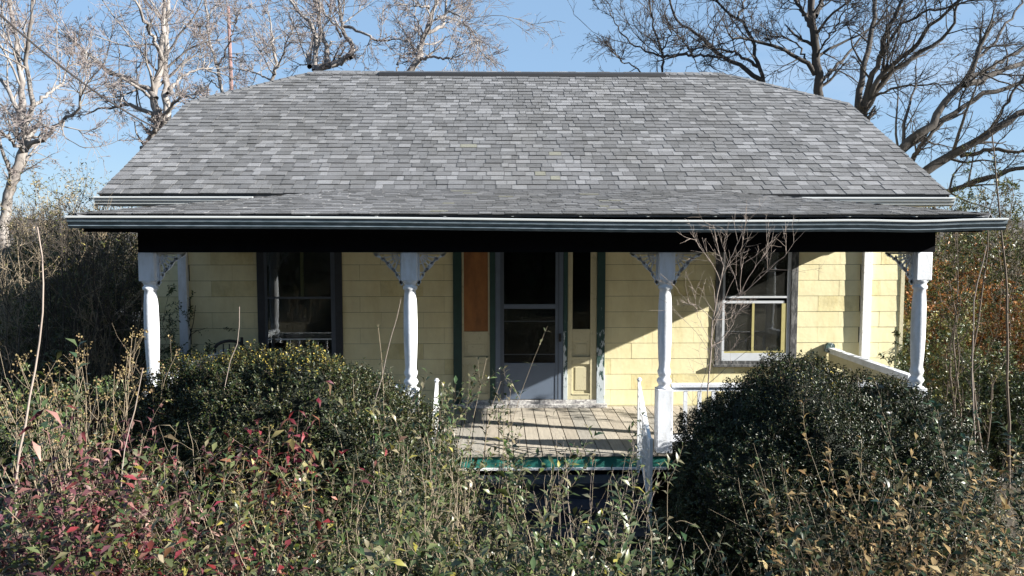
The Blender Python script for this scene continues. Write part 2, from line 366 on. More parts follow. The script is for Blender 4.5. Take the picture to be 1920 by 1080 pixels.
# siding shingles
def rsub(r, holes):
    out = [r]
    for h in holes:
        nx_ = []
        for (a, b, c, d) in out:
            if h[0] >= b or h[1] <= a or h[2] >= d or h[3] <= c: nx_.append((a,b,c,d)); continue
            if h[0] > a: nx_.append((a, h[0], c, d))
            if h[1] < b: nx_.append((h[1], b, c, d))
            A, B = max(a, h[0]), min(b, h[1])
            if h[2] > c: nx_.append((A, B, c, h[2]))
            if h[3] < d: nx_.append((A, B, h[3], d))
        out = nx_
    return out
PILX = 4.92
holes = [LW, RW, (DR[0], DR[1], F0-.1, DR[3])] + [(s*PILX-.062, s*PILX+.062, 0, 9) for s in (-1, 1)]
CH = .2285; SWD = .605
meshcache = {}
nS = 0
for r in range(13):
    z0 = F0+.012+CH*r; off = (r % 2)*SWD/2
    for k in range(-10, 11):
        a = max(k*SWD+off, -HX-.005); b = min((k+1)*SWD+off, HX+.005)
        if b-a < .03: continue
        for (p, q, c, d) in rsub((a, b, z0, z0+CH), holes):
            if q-p < .02 or d-c < .02: continue
            g_ = .0007; cx, cz = (p+q)/2, (c+d)/2
            key = (round(q-p, 3), round(d-c, 3), random.random() < .12)
            if key not in meshcache:
                wd, hh = (q-p)/2-.0011, (d-c)/2-.0017
                mb = MB(); yb, yt = -.0175, -.0135
                mb.hexa([(-wd,yb,-hh+.002),(wd,yb,-hh+.002),(wd,-.001,-hh+.002),(-wd,-.001,-hh+.002),(-wd,yt,hh),(wd,yt,hh),(wd,-.001,hh),(-wd,-.001,hh)])
                meshcache[key] = mb.mesh('siding_shingle', M['siding_lichen'] if key[2] else M['siding'])
            o = link('siding_shingle', meshcache[key], wall, (cx, random.uniform(-.0015, .001), cz)); o.rotation_euler = (0, random.uniform(-.0025, .0025), 0); nS += 1
print('siding', nS)
# sill board, end pilasters, foundation
mb = MB(); mb.box(-HX, HX, -.03, 0, F0-.25, F0+.010); mb.build('water_table', M['cream'], house)
for s in (-1, 1):
    mb = MB(); mb.box(s*PILX-.06, s*PILX+.06, -.085, 0, F0, F0+2.75); mb.build('pilaster', M['white_worn'] if s > 0 else M['white'], house, bevel=.004)
for s in (-1, 1):
    mb = MB(); mb.box(s*HX-.012, s*HX+.03*s+.012, -.03, .06, F0, WT-.02); mb.build('corner_trim', M['cream'], house)
mb = MB(); mb.box(-HX+.02, HX-.02, -.002, .158, -.1, F0-.26); mb.build('foundation', M['block'], house)

# ---- roof deck (main), clipped gables
roofm = MB(); T = .10
def rp(x, y, z): return (x, y, z)
front = [(-EX, EY, EZ), (EX, EY, EZ), (EX, KY, KZ), (RX, RY, RZ), (-RX, RY, RZ), (-EX, KY, KZ)]
top = front + [(-EX, BY, EZ), (EX, BY, EZ), (EX, 2*RY-KY, KZ), (-EX, 2*RY-KY, KZ)]
low = [(x, y, z-T) for x, y, z in top]; n = len(top)
faces = [(0,1,2,3,4,5), (7,6,9,4,3,8), (2,8,3), (9,5,4)]
roofm.v = [tuple(p) for p in top+low]
roofm.f = faces + [tuple(i+n for i in f)[::-1] for f in faces] + [(0,n,n+1,1), (6,7,n+7,n+6), (1,n+1,n+2,2), (2,n+2,n+8,8), (8,n+8,n+7,7), (0,5,n+5,n), (5,9,n+9,n+5), (9,6,n+6,n+9)]
roofm.m = [0]*len(roofm.f)
roof = roofm.build('roof', M['shingle'][0], house)
TONE = [.24, .30, .26, .20, .0]
def pick_tone(x, y, lo=False):
    if abs(x-.0) < 1.1 and y < 1.0 and random.random() < .04: return 4
    return random.choices(range(5), TONE)[0]
# tabs on the front slope
sdir = Vector((0, 1, SL)).normalized(); nrmv = Vector((0, -SL, 1)).normalized(); EXPO = .143
def mainhalf(y):
    if y <= KY: return EX+.015
    return EX-(EX-RX)*(y-KY)/(RY-KY)
slope_len = (Vector((0, RY, RZ))-Vector((0, EY, EZ))).length
basis = Matrix((Vector((1,0,0)), sdir, nrmv)).transposed()
tabmesh = {}
def tab_local(wd, th=.013, ex=EXPO+.03):
    return [(-wd/2,0,0),(wd/2,0,0),(wd/2,ex,0),(-wd/2,ex,0),(-wd/2,0,th),(wd/2,0,th),(wd/2,ex,.001),(-wd/2,ex,.001)]
field = MB(); cnt = 0; row = 0; s = -.025
WD = [.11, .14, .16, .19, .22, .26]
while s < slope_len-.02:
    p0 = Vector((0, EY, EZ))+sdir*s; y = p0.y
    hw = mainhalf(y+.08)
    x = -hw+random.uniform(-.2, 0)
    wave = .004*math.sin(row*1.7)
    while x < hw:
        wd = random.choice(WD); a, b = max(x, -hw), min(x+wd, hw); full = (a == x and b == x+wd)
        if b-a > .03:
            c = Vector(((a+b)/2, 0, 0)); sink = -.0 if random.random() < .5 else .004
            jig = .0035*math.sin(((a+b)/2)*1.3+row*.4)+random.uniform(-.002, .002)
            loc = p0+Vector(((a+b)/2, 0, 0))+sdir*jig+nrmv*(.001+(0 if sink else .006))
            tone = pick_tone((a+b)/2, y)
            if row < 6 and cnt < 300 and full:
                key = (wd, tone)
                if key not in tabmesh:
                    mb = MB(); mb.hexa([tuple(basis @ Vector(q)) for q in tab_local(wd-.007)]); tabmesh[key] = mb.mesh('shingle', M['shingle'][tone])
                link('shingle', tabmesh[key], roof, loc); cnt += 1
            else:
                field.hexa([tuple(loc+basis @ Vector(q)) for q in tab_local(b-a-.007)], tone)
        x += wd
    s += EXPO; row += 1
o = field.build('shingle', M['shingle'], roof); tag(o, kind='stuff')
# ridge and hip caps, ridge vent
caps = MB()
def capline(A, B, wd=.15, th=.014, step=.16, lift=.012):
    A, B = Vector(A), Vector(B); d = (B-A); L = d.length; d.normalize(); k = int(L/step)
    sd = d.cross(Vector((0,0,1))).normalized()
    for i in range(k):
        p = A+d*(i*step); q = A+d*(i*step+step*1.25); m = random.choice([0,1,1,2])
        for sg in (-1, 1):
            pr = sd*sg*wd-Vector((0,0,wd*.42))
            up0 = Vector((0,0,lift+th)); up1 = Vector((0,0,lift+.002))
            caps.hexa([tuple(p+up0-Vector((0,0,th))), tuple(p+pr+up0-Vector((0,0,th))), tuple(q+pr+up1-Vector((0,0,th))), tuple(q+up1-Vector((0,0,th))),
                       tuple(p+up0), tuple(p+pr+up0), tuple(q+pr+up1), tuple(q+up1)], m)
capline((-RX, RY, RZ), (RX, RY, RZ), .13)
for sx in (-1, 1):
    capline((sx*EX, KY, KZ), (sx*RX, RY, RZ), .10); capline((sx*EX, 2*RY-KY, KZ), (sx*RX, RY, RZ), .10)
o = caps.build('ridge_cap', M['shingle'], roof); tag(o, kind='stuff')
mb = MB(); x0, x1 = -2.72, 2.84
mb.extr([(RY-.16, RZ-.075), (RY-.15, RZ-.02), (RY, RZ+.04), (RY+.15, RZ-.02), (RY+.16, RZ-.075)], 'x', x0, x1)
mb.build('ridge_vent', M['vent'], roof)
for sx in (-1, 1):
    mb = MB()   # rake boards
    for (ya, yb) in ((EY, KY), (BY, 2*RY-KY)):
        za, zb = EZ, KZ; xa, xb = sorted((sx*(EX+.002), sx*(EX-.03)))
        mb.hexa([(xa,ya,za-.17),(xb,ya,za-.17),(xb,yb,zb-.17),(xa,yb,zb-.17),(xa,ya,za-.012),(xb,ya,za-.012),(xb,yb,zb-.012),(xa,yb,zb-.012)])
    mb.build('rake_board', M['white'], roof)
# soffit / fascia of the main eave
mb = MB(); mb.box(-EX+.04, EX-.04, EY+.02, EY+.045, EZ-.17, EZ-.035); mb.build('fascia', M['white'], house)
mb = MB(); mb.box(-EX+.04, EX-.04, EY+.047, 0, EZ-.165, EZ-.15); mb.build('soffit', M['cream'], house)
# ---- gutters: K profile
def gutter(x0, x1, yb, zt, dep, hgt, mface, mlip, parent, sag=None, dark_end=None):
    secs = 40; prof = [(0, 0), (-dep, 0), (-dep-.008, -.006), (-dep-.006, -.018), (-dep+.012, -.024), (-dep+.012, -hgt*.45), (-dep+.03, -hgt*.66), (-dep+.045, -hgt*.70), (-dep+.045, -hgt), (0, -hgt), (0, -hgt+.005), (-dep+.05, -hgt+.005), (-dep+.02, -.03), (-.002, -.004)]
    prof = [(0,-.006), (-dep,-.006+.0), (-dep-.010,-.008), (-dep-.010,-.024), (-dep+.006,-.030), (-dep+.010,-hgt*.50), (-dep+.034,-hgt*.72), (-dep+.030,-hgt*.80), (-dep+.048,-hgt), (0,-hgt)]
    # open trough: outer skin only with thickness given by inner copy
    outer = [(0,0), (0,-hgt), (-dep+.048,-hgt), (-dep+.028,-hgt*.80), (-dep+.036,-hgt*.72), (-dep+.010,-hgt*.46), (-dep+.006,-.020)]
    inner = [(-dep+.012,-.020), (-dep+.016,-hgt*.46), (-dep+.040,-hgt*.70), (-dep+.052,-hgt+.006), (-.006,-hgt+.006), (-.006,0)]
    loop = outer+inner; n = len(loop); xs_ = np.linspace(x0, x1, secs+1); V = []; F = []
    for x in xs_:
        dz = sag(x) if sag else 0
        for (a, b) in loop: V.append((x, yb+a, zt+b+dz))
    for i in range(secs):
        for k in range(n): F.append((i*n+k, i*n+(k+1)%n, (i+1)*n+(k+1)%n, (i+1)*n+k))
    for e in (0, secs): F.append(tuple(e*n+k for k in range(7)))
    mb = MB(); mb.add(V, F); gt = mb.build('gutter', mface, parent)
    mb = MB(); lp = [(-dep+.014,-.020), (-dep-.008,-.020), (-dep-.010,-.004), (-dep-.004,0), (-dep+.010,0), (-dep+.014,-.006)]; n = len(lp); V = []; F = []
    for x in xs_:
        dz = sag(x) if sag else 0
        for (a, b) in lp: V.append((x, yb+a, zt+b+dz))
    for i in range(secs):
        for k in range(n): F.append((i*n+k, i*n+(k+1)%n, (i+1)*n+(k+1)%n, (i+1)*n+k))
    for e in (0, secs): F.append(tuple(e*n+k for k in range(n)))
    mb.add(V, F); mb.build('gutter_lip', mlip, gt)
    return gt
for sx in (-1, 1):
    a, b = sorted((sx*(EX+.03), sx*3.76))
    gutter(a, b, EY+.018, EZ-.048, .115, .12, M['gutter2'], M['lip'], house)

# ---- porch roof (hipped, low slope)
PY = -2.76; PZ = F0+2.715; PS = .165; PX = 4.88
yj = -.30; zj = PZ+PS*(yj-PY); run = yj-PY
pr = MB()
A = (-PX, PY, PZ); B = (PX, PY, PZ); C_ = (PX-run, yj, zj); D = (-PX+run, yj, zj)
E = (-PX, -.02, PZ); G = (PX, -.02, PZ)
zin = PZ+PS*(run); xin = PX-run
tp = [A, B, C_, D, E, G, (xin, -.02, zin-.0), (-xin, -.02, zin-.0)]
# keep the back part under the main roof: clip to the eave height
tp[6] = (xin, -.02, zj); tp[7] = (-xin, -.02, zj)
lo = [(x, y, z-.03) for x, y, z in tp]; n = len(tp)
pr.v = tp+lo
fc = [(0,1,2,3), (1,5,6,2), (0,3,7,4), (3,2,6,7)]
pr.f = fc+[tuple(i+n for i in f)[::-1] for f in fc]+[(0,n,n+1,1), (1,n+1,n+5,5), (4,n+4,n,0), (5,n+5,n+6,6), (6,n+6,n+7,7), (7,n+7,n+4,4)]
pr.m = [0]*len(pr.f)
proof = pr.build('porch_roof', M['shingle'][0], house)
def tabs_plane(org, xdir, sd, nv, width_fn, length, out, ex=.143, clipz=None, ragged=0):
    bs = Matrix((xdir, sd, nv)).transposed(); s_ = -.03; r_ = 0
    while s_ < length-.01:
        a0, b0 = width_fn(s_+.06)
        x = a0+random.uniform(-.2, 0); jj = random.uniform(-ragged, ragged)
        while x < b0:
            wd = random.choice(WD); a, b = max(x, a0), min(x+wd, b0)
            if b-a > .03:
                loc = org+xdir*((a+b)/2)+sd*(s_+jj+random.uniform(-.004, .004)+ragged*.6*math.sin((a+b)*.9+r_))+nv*(.002+random.choice((0, .004)))
                out.hexa([tuple(loc+bs @ Vector(q)) for q in tab_local(b-a-.006, .012)], pick_tone((a+b)/2, 0))
            x += wd
        s_ += ex; r_ += 1
pf = MB()
sdp = Vector((0,1,PS)).normalized(); nvp = Vector((0,-PS,1)).normalized(); lp = math.hypot(run+.05, (run+.05)*PS)
tabs_plane(Vector((0, PY, PZ)), Vector((1,0,0)), sdp, nvp, lambda s: (-PX+s*.985-.02, PX-s*.985+.02), lp, pf, ragged=.006)
for sx in (-1, 1):
    sde = Vector((-sx,0,PS)).normalized(); nve = Vector((sx*PS,0,1)).normalized()
    # along y: from hip line to wall
    tabs_plane(Vector((sx*PX, PY, PZ)), Vector((0,1,0))*1, sde, nve, lambda s: (max(s*.985, 0), run+.25), math.hypot(run, run*PS), pf)
o = pf.build('shingle', M['shingle'], proof); tag(o, kind='stuff')
caps = MB()
for sx in (-1, 1): capline((sx*(PX+.01), PY-.01, PZ-.01), (sx*(PX-run), yj, zj-.01), .11, .012, .15, .012)
caps.build('hip_cap', M['shingle'], proof)
mb = MB(); mb.box(-PX+.08, PX-.08, PY+.03, PY+.055, PZ-.19, PZ-.035); mb.build('porch_fascia', M['beam'], house)
for sx in (-1, 1):
    a, b = sorted((sx*(PX-.03), sx*(PX-.055)))
    mb = MB(); mb.box(a, b, PY+.056, -.03, PZ-.19, PZ-.035); mb.build('porch_fascia', M['beam'], house)
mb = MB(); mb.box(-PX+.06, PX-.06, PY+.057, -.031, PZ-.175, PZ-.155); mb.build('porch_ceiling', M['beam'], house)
for xx in np.arange(-4.6, 4.9, .72):
    mb = MB(); mb.box(xx-.012, xx+.012, PY-.085, PY+.028, PZ-.028, PZ-.024); mb.build('gutter_strap', M['gutter2'], house)
def sagf(x): return .012-.034*math.exp(-((x-1.6)/2.6)**2)-.012*(x+5)/10-.018*math.exp(-((x-4.1)/.45)**2)
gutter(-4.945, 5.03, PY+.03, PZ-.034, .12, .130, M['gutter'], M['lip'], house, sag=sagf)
# beam
BZ = F0+2.30
bm_ = MB(); bm_.box(-4.42, 4.51, -2.41, -2.25, BZ, PZ-.176); bm_.build('porch_beam', M['beam'], house)
for sx in (-1, 1):
    a, b = sorted((sx*4.46+.045, sx*4.33+.045)); mb = MB(); mb.box(a, b, -2.249, -.032, BZ, PZ-.176); mb.build('porch_beam', M['beam'], house)
# ---- porch floor
PFX = 4.55; BW = .165; fl = MB(); fl.box(-PFX+.02, PFX-.02, -2.36, -.02, F0-.14, F0-.032); floor = fl.build('porch_floor', M['beam'], house)
k = 0; x = -PFX
bmeshes = []
for i in range(3):
    mb = MB(); mb.box(-BW/2+.0055, BW/2-.0055, -1.205, 1.17, -.03, 0); bmeshes.append(mb.mesh('floor_board', M['plank'][i]))
while x+BW <= PFX+.01:
    o = link('floor_board', random.choice(bmeshes), floor, (x+BW/2, -1.205+random.uniform(-.004,.004), F0-random.uniform(0, .003))); x += BW
mb = MB(); mb.box(-PFX+.02, PFX-.02, -2.385, -2.361, F0-.165, F0-.034); mb.build('floor_fascia', M['teal'], house)
mb = MB(); mb.box(-PFX+.02, PFX-.02, -2.41, -2.361, F0-.19, F0-.1655); mb.build('fascia_trim', M['white_worn'], house)
for xx in np.arange(-4.3, 4.31, 2.15):
    mb = MB(); mb.box(xx-.2, xx+.2, -2.34, -2.0, -.1, F0-.15); mb.build('porch_pier', M['block'], house)
# lattice skirt slats
mb = MB(); mb.box(0, .07, -2.36, -2.345, 0, F0-.192); sm = mb.mesh('skirt_slat', M['green'])
for xx in np.arange(-4.5, 4.45, .10):
    if not (-1.25 < xx < 1.5): link('skirt_slat', sm, house, (xx, 0, 0))
# steps
stx = (XW(812, -2.6), XW(1216, -2.6)-.0)
steps = MB()
for i, (zt, ya, yb) in enumerate(((F0-.24, -2.72, -2.42), (F0-.42, -3.02, -2.70), (F0-.60, -3.32, -3.0))):
    steps = MB(); steps.box(stx[0], stx[1], ya, yb, zt-.04, zt); steps.box(stx[0]+.02, stx[1]-.02, ya+.03, ya+.05, zt-.18, zt-.041); steps.build('step', M['navy'], house)

# ---- posts
PYC = -2.33
postx = [XW(284, PYC, 600), XW(769.5, PYC, 600), XW(1246.5, PYC, 600), XW(1722, PYC, 600)]
print('posts', postx, 'gutter px', )
RB = .80
def make_post(x, end=0):
    mb = MB(); z = F0
    mb.box(x-.088, x+.088, PYC-.088, PYC+.088, F0+1.98, BZ-.001)      # top block
    lowb = MB(); lowb.box(x-.088, x+.088, PYC-.088, PYC+.088, F0+.001, F0+.74)
    prof = [(.088*1.0,.741),(.074,.755),(.058,.775),(.072,.80),(.084,.825),(.074,.85),(.056,.87),(.070,.90),(.078,.935),(.066,.965),(.062,1.0),(.070,1.10),(.077,1.3),(.079,1.5),(.075,1.7),(.067,1.82),(.063,1.87),(.080,1.885),(.082,1.91),(.066,1.925),(.066,1.94),(.085,1.965),(.088,1.979)]
    o = mb.build('porch_post', M['white'], house, bevel=.008); lowb.build('post_base', M['white'], o, bevel=.008)
    mb = MB(); mb.lathe(x, PYC, [(r, F0+zz) for r, zz in prof], 16); mb.build('turned_shaft', M['white'], o, smooth=True)
    return o
def bracket(x, sgn, parent, axis='x'):
    """openwork quarter-fan bracket in the corner of post and beam"""
    L = .30; H = .36; th = .011; mb = MB(); x0 = x+sgn*.088
    def pt(a, b, dy=0): return (x0+sgn*a, PYC+dy, BZ-.002-b)
    def bar(p, q, wd):
        p, q = np.array(p, float), np.array(q, float); d = q-p; d /= np.linalg.norm(d); nn = np.array([-d[1], d[0]])*wd/2
        vv = [p-nn, q-nn, q+nn, p+nn]
        mb.hexa([pt(*c, -th) for c in vv]+[pt(*c, th) for c in vv])
    bar((0, .012), (L+.02, .012), .022); bar((.011, .024), (.011, H), .020)
    # outer scalloped hypotenuse: slightly concave curve
    pts = []
    for t in np.linspace(0, 1, 13):
        a = (L+.02)*(1-t); b = H*t; k = .045*math.sin(math.pi*t); pts.append((a-k*.7, b-k*.9+.01))
    for i in range(12): bar(pts[i], pts[i+1], .030 if i % 2 else .018)
    for i in range(1, 12, 2):
        bar((pts[i][0]-.008, pts[i][1]-.008), (pts[i][0]+.014, pts[i][1]+.014), .024)
    # fan spokes from the corner, and inner arc
    for a in (15, 33, 51, 69):
        r = math.radians(a); c0 = (.035*math.cos(r)+.015, .035*math.sin(r)+.02); hx = 1/(math.cos(r)/(L)+math.sin(r)/(H))
        c1 = (hx*.86*math.cos(r)+.01, hx*.86*math.sin(r)+.01); bar(c0, c1, .013)
    arc = [(.10*math.cos(a)+.012, .11*math.sin(a)+.02) for a in np.linspace(0, math.pi/2, 8)]
    for i in range(7): bar(arc[i], arc[i+1], .012)
    arc = [(.19*math.cos(a)+.012, .21*math.sin(a)+.02) for a in np.linspace(0.08, math.pi/2-.05, 9)]
    for i in range(8): bar(arc[i], arc[i+1], .010)
    mb.build('bracket', M['white'], parent)
posts = []
for i, x in enumerate(postx):
    po = make_post(x); posts.append(po)
    if i > 0: bracket(x, -1, po)
    if i < 3: bracket(x, 1, po)
# ---- railings
def railing(p0, p1, parent, zt=.80, zb=.12, sp=.16, board=False):
    p0, p1 = np.array(p0, float), np.array(p1, float); d = p1-p0; L = np.linalg.norm(d); d /= L; n_ = np.array([-d[1], d[0]])
    def bar(a, b, w_, z0, z1, mb):
        c = [p0+d*a-n_*w_, p0+d*b-n_*w_, p0+d*b+n_*w_, p0+d*a+n_*w_]
        mb.hexa([(q[0], q[1], z0) for q in c]+[(q[0], q[1], z1) for q in c])
    mb = MB(); bar(0, L, .045, F0+zt-.035, F0+zt, mb); bar(0, L, .022, F0+zt-.085, F0+zt-.0355, mb); rl = mb.build('railing', M['white'], parent)
    mb = MB(); bar(0, L, .03, F0+zb, F0+zb+.07, mb); mb.build('bottom_rail', M['white'], rl)
    if board:
        mb = MB(); bar(0, L, .012, F0+zt-.26, F0+zt-.0855, mb); mb.build('apron_board', M['cream'], rl)
    k = int(L/sp)
    for i in range(1, k if not board else 0):
        mb = MB(); a = L*i/k; bar(a-.02, a+.02, .018, F0+zb+.0705, F0+zt-.0855, mb); mb.build('baluster', M['white'], rl)
railing((postx[2]+.089, PYC), (postx[3]-.089, PYC), house, .79)
railing((postx[0]+.089, PYC), (postx[1]-.089, PYC), house, .79)
railing((postx[0], PYC+.089), (postx[0]-.02, -.03), house, .86)
railing((postx[3], PYC+.089), (postx[3]+.02, -.03), house, .86, board=True)
mb = MB(); hx = postx[3]+.02
mb.extr([(hx-.08, F0+.80), (hx-.08, F0+.89), (hx-.05, F0+.92), (hx, F0+.93), (hx+.04, F0+.92), (hx+.055, F0+.89), (hx+.055, F0+.80)], 'y', -.09, -.026); mb.build('rail_bracket', M['green_peel'], house)
# ornamental iron stair rails
def stair_rail(x, parent, xo):
    rl = None; y0, z0 = -2.47, F0; y1, z1 = -3.15, F0-.55; H = .83
    mb = MB(); mb.box(x-.016, x+.016, y0-.016, y0+.016, z0-.2, z0+H+.02); mb.box(x-.016, x+.016, y1-.016, y1+.016, 0, z1+H+.1); 
    mb.lathe(x, y0, [(.022,z0+H+.02),(.03,z0+H+.035),(.012,z0+H+.06)], 8)
    rl = mb.build('stair_rail', M['iron'], parent)
    mb = MB()
    def sl_(h, w_, t_):
        mb.hexa([(x-w_,y1,z1+h+.05),(x+w_,y1,z1+h+.05),(x+w_,y0,z0+h),(x-w_,y0,z0+h),(x-w_,y1,z1+h+t_+.05),(x+w_,y1,z1+h+t_+.05),(x+w_,y0,z0+h+t_),(x-w_,y0,z0+h+t_)])
    sl_(H-.04, .017, .025); sl_(H-.14, .010, .018); sl_(.10, .010, .02)
    mb.build('handrail', M['iron'], rl)
    for i in range(1, 9):
        t = i/9; yy = y0+(y1-y0)*t; zz = z0+(z1-z0+.05)*t
        mb = MB(); mb.box(x-.008, x+.008, yy-.008, yy+.008, zz+.12, zz+H-.13); mb.box(x-.010, x+.010, yy-.02, yy+.02, zz+.42, zz+.50); mb.box(x-.009, x+.009, yy-.03, yy+.03, zz+.60, zz+.62); mb.box(x-.009, x+.009, yy-.03, yy+.03, zz+.28, zz+.30); mb.build('baluster', M['iron'], rl)
stair_rail(XW(1200, -2.47), house, 0); stair_rail(XW(818, -2.47), house, 0)

# ---- windows
def frame(mb, x0, x1, z0, z1, wl, wr, wt, wb, ya, yb):
    mb.box(x0, x0+wl, ya, yb, z0, z1); mb.box(x1-wr, x1, ya, yb, z0, z1); mb.box(x0+wl, x1-wr, ya, yb, z1-wt, z1); mb.box(x0+wl, x1-wr, ya, yb, z0, z0+wb)
def window(R, side):
    x0, x1, z0, z1 = R; cm = M['dark_casing'] if side < 0 else M['grey_casing']; fm = M['alu_dark'] if side < 0 else M['alu']
    mb = MB(); frame(mb, x0, x1, z0, z1, .10, .10, .12, .085, -.045, .03); wn = mb.build('window', cm, house, bevel=.004)
    mb = MB(); mb.box(x0-.03, x1+.03, -.085, -.0455, z0+.0, z0+.035); mb.build('sill', cm, wn, bevel=.004)
    a, b, c, d = x0+.101, x1-.101, z0+.086, z1-.121
    mid = ZW(557.5)
    mb = MB(); frame(mb, a, b, c, d, .035, .05 if side > 0 else .06, .04, .03 if side < 0 else .11, -.030, -.006); mb.build('storm_frame', fm, wn)
    wr_ = .05 if side > 0 else .06; a2, b2 = a+.0355, b-wr_-.0005
    mb = MB(); mb.box(a2, b2, -.028, -.008, mid-.014, mid+.014); mb.build('meeting_rail', fm, wn)
    mb = MB(); mb.box(a2, b2, -.018, -.015, mid+.0145, d-.041); o = mb.build('pane', M['glass'], wn); 
    low_ = c+(.031 if side < 0 else .111)
    if side < 0:
        zl = ZW(634.5); mb = MB(); mb.box(a2, b2, -.026, -.010, zl-.008, zl+.008); mb.build('sash_rail', M['alu'], wn)
        mb = MB(); mb.box(a2, b2, -.018, -.015, zl+.0085, mid-.0145); mb.build('pane', M['glass'], wn)
        mb = MB(); mb.box(a2, b2, -.018, -.015, low_, zl-.0085); mb.build('pane', M['glass'], wn)
        xm = XW(566.5); mb = MB(); mb.box(xm-.022, xm+.022, .03, .06, mid-.3+.3, d-.041); mb.build('muntin', M['yellow'], wn)
        mb = MB(); frame(mb, a+.001, b-.001, c+.001, d-.001, .05, .06, .05, .06, .031, .07); mb.build('sash', M['dark_casing'], wn)
    else:
        zt = ZW(567); mb = MB(); mb.box(a2, b2-.03, -.016, .012, zt-.018, zt+.018); mb.build('sash_rail', M['alu'], wn)
        mb = MB(); mb.box(a2, b2, -.0069, .004, low_, mid-.08); mb.build('pane', M['glass'], wn)
        xm = XW(1411); mb = MB(); mb.box(xm-.017, xm+.017, -.024, -.0075, low_, zt-.02); mb.build('muntin', M['yellow'], wn)
        mb = MB(); mb.box(b2-.075, b2, -.024, -.0075, low_, zt-.02); mb.build('sash_stile', M['yellow'], wn)
        mb = MB(); mb.box(a2, xm-.0175, -.022, -.0075, low_+.001, low_+.028); mb.box(xm+.0175, b2-.076, -.022, -.0075, low_+.001, low_+.028); mb.build('sash_rail', M['yellow'], wn)
        mb = MB(); frame(mb, a+.001, b-.001, mid, d-.001, .04, .05, .05, .03, .031, .07); mb.build('sash', M['grey_casing'], wn)
    return wn
window(LW, -1); window(RW, 1)
# ---- door assembly
x = lambda u: XW(u)
dz0 = F0+.10; dz1 = F0+2.36
mb = MB(); mb.box(DR[0], x(866), -.05, .03, F0+.01, DR[3]); cas = mb.build('door_casing', M['green'], house, bevel=.004)
mb = MB(); mb.box(x(1118.5), DR[1], -.05, .03, F0+.01, DR[3]); mb.build('door_casing', M['green_peel'], house, bevel=.004)
mb = MB(); mb.box(x(866)+.001, x(1118.5)-.001, -.05, .03, DR[3]-.1, DR[3]); mb.build('door_casing', M['green'], house)
mb = MB(); mb.box(DR[0]-.03, DR[1]+.03, -.13, -.0505, F0-.0, F0+.05); mb.box(x(866)+.002, x(1118.5)-.002, -.05, .03, F0, F0+.098); mb.build('threshold', M['sill'], house, bevel=.006)
mb = MB(); mb.box(x(918.5), x(928.5), -.045, .03, dz0, DR[3]-.101); mb.build('door_post', M['green'], house, bevel=.004)
mb = MB(); mb.box(x(1056), x(1064), -.045, .03, dz0, DR[3]-.101); mb.build('door_post', M['green_peel'], house, bevel=.004)
def sidelight(ua, ub, gl_, boarded):
    """ua, ub outer px; gl_ = (glass px left, right, bottom v)"""
    a, b = x(ua)+.001, x(ub)-.001; ga, gb = x(gl_[0]), x(gl_[1]); gz = ZW(gl_[2]); zt = DR[3]-.101
    mb = MB(); mb.box(a, ga, -.03, .02, dz0, zt); mb.box(gb, b, -.03, .02, dz0, zt); sd_ = mb.build('sidelight', M['cream'], house, bevel=.003)
    rails = [(dz0, dz0+.09), (ZW(683), ZW(668.5)), (ZW(639), gz)]
    for c, d in rails:
        mb = MB(); mb.box(ga+.0005, gb-.0005, -.026, .015, c, d); mb.build('sidelight_rail', M['cream'], sd_, bevel=.003)
    for c, d in ((rails[0][1], rails[1][0]), (rails[1][1], rails[2][0])):
        mb = MB(); mb.box(ga+.0005, gb-.0005, -.006, .01, c+.0005, d-.0005); m_ = .045
        mb.box(ga+m_, gb-m_, -.014, -.0065, c+m_, d-m_); mb.build('recessed_panel', M['cream'], sd_, bevel=.004)
        mb = MB(); mb.box(ga+.001, gb-.001, -.036, -.0265, c-.016, c-.002); mb.build('panel_moulding', M['cream'], sd_)
    mb = MB()
    if boarded: mb.box(ga+.0005, gb-.0005, -.02, -.008, gz+.0005, zt); mb.build('plywood_panel', M['plywood'], sd_)
    else: mb.box(ga+.0005, gb-.0005, -.012, -.008, gz+.0005, zt); mb.build('pane', M['screen'], sd_)
sidelight(866, 918.5, (870, 915, 621), True); sidelight(1064, 1118.5, (1073, 1106.5, 617), False)
# storm door
a, b = x(928.5)+.002, x(1056)-.002; zt = DR[3]-.101
mb = MB(); mb.box(a, x(942), -.035, -.005, dz0, zt); mb.box(x(1041), b, -.035, -.005, dz0, zt)
mb.box(x(942)+.0005, x(1041)-.0005, -.033, -.007, ZW(578.5), ZW(570)); mb.box(x(942)+.0005, x(1041)-.0005, -.033, -.007, ZW(688), ZW(680)); mb.box(x(942)+.0005, x(1041)-.0005, -.033, -.007, zt-.06, zt)
dr = mb.build('storm_door', M['door'], house, bevel=.003)
mb = MB(); mb.box(x(942)+.0005, x(1041)-.0005, -.028, -.012, dz0+.01, ZW(688)-.0005); mb.build('kick_panel', M['door'], dr)
mb = MB(); mb.box(x(938), x(945), -.038, -.0352, dz0, zt); mb.box(x(1045.5), x(1048), -.038, -.0352, dz0, zt); mb.build('edge_trim', M['alu_dark'], dr)
for c, d in ((ZW(680), ZW(578.5)), (ZW(570), zt-.06)):
    mb = MB(); mb.box(x(942)+.001, x(1041)-.001, -.022, -.019, c+.0005, d-.0005); mb.build('pane', M['screen'], dr)
for vv in (602, 664):
    mb = MB(); mb.box(x(942)+.001, x(1041)-.001, -.030, -.0225, ZW(vv)-.004, ZW(vv)+.004); mb.build('glazing_bar', M['alu_dark'], dr)
mb = MB(); mb.box(x(1047.5), x(1052), -.06, -.0355, ZW(640), ZW(625)); mb.tube([(x(1050), -.06, ZW(633)), (x(1050), -.085, ZW(633)), (x(1046), -.088, ZW(633))], .008, 6); mb.build('handle', M['black'], dr)
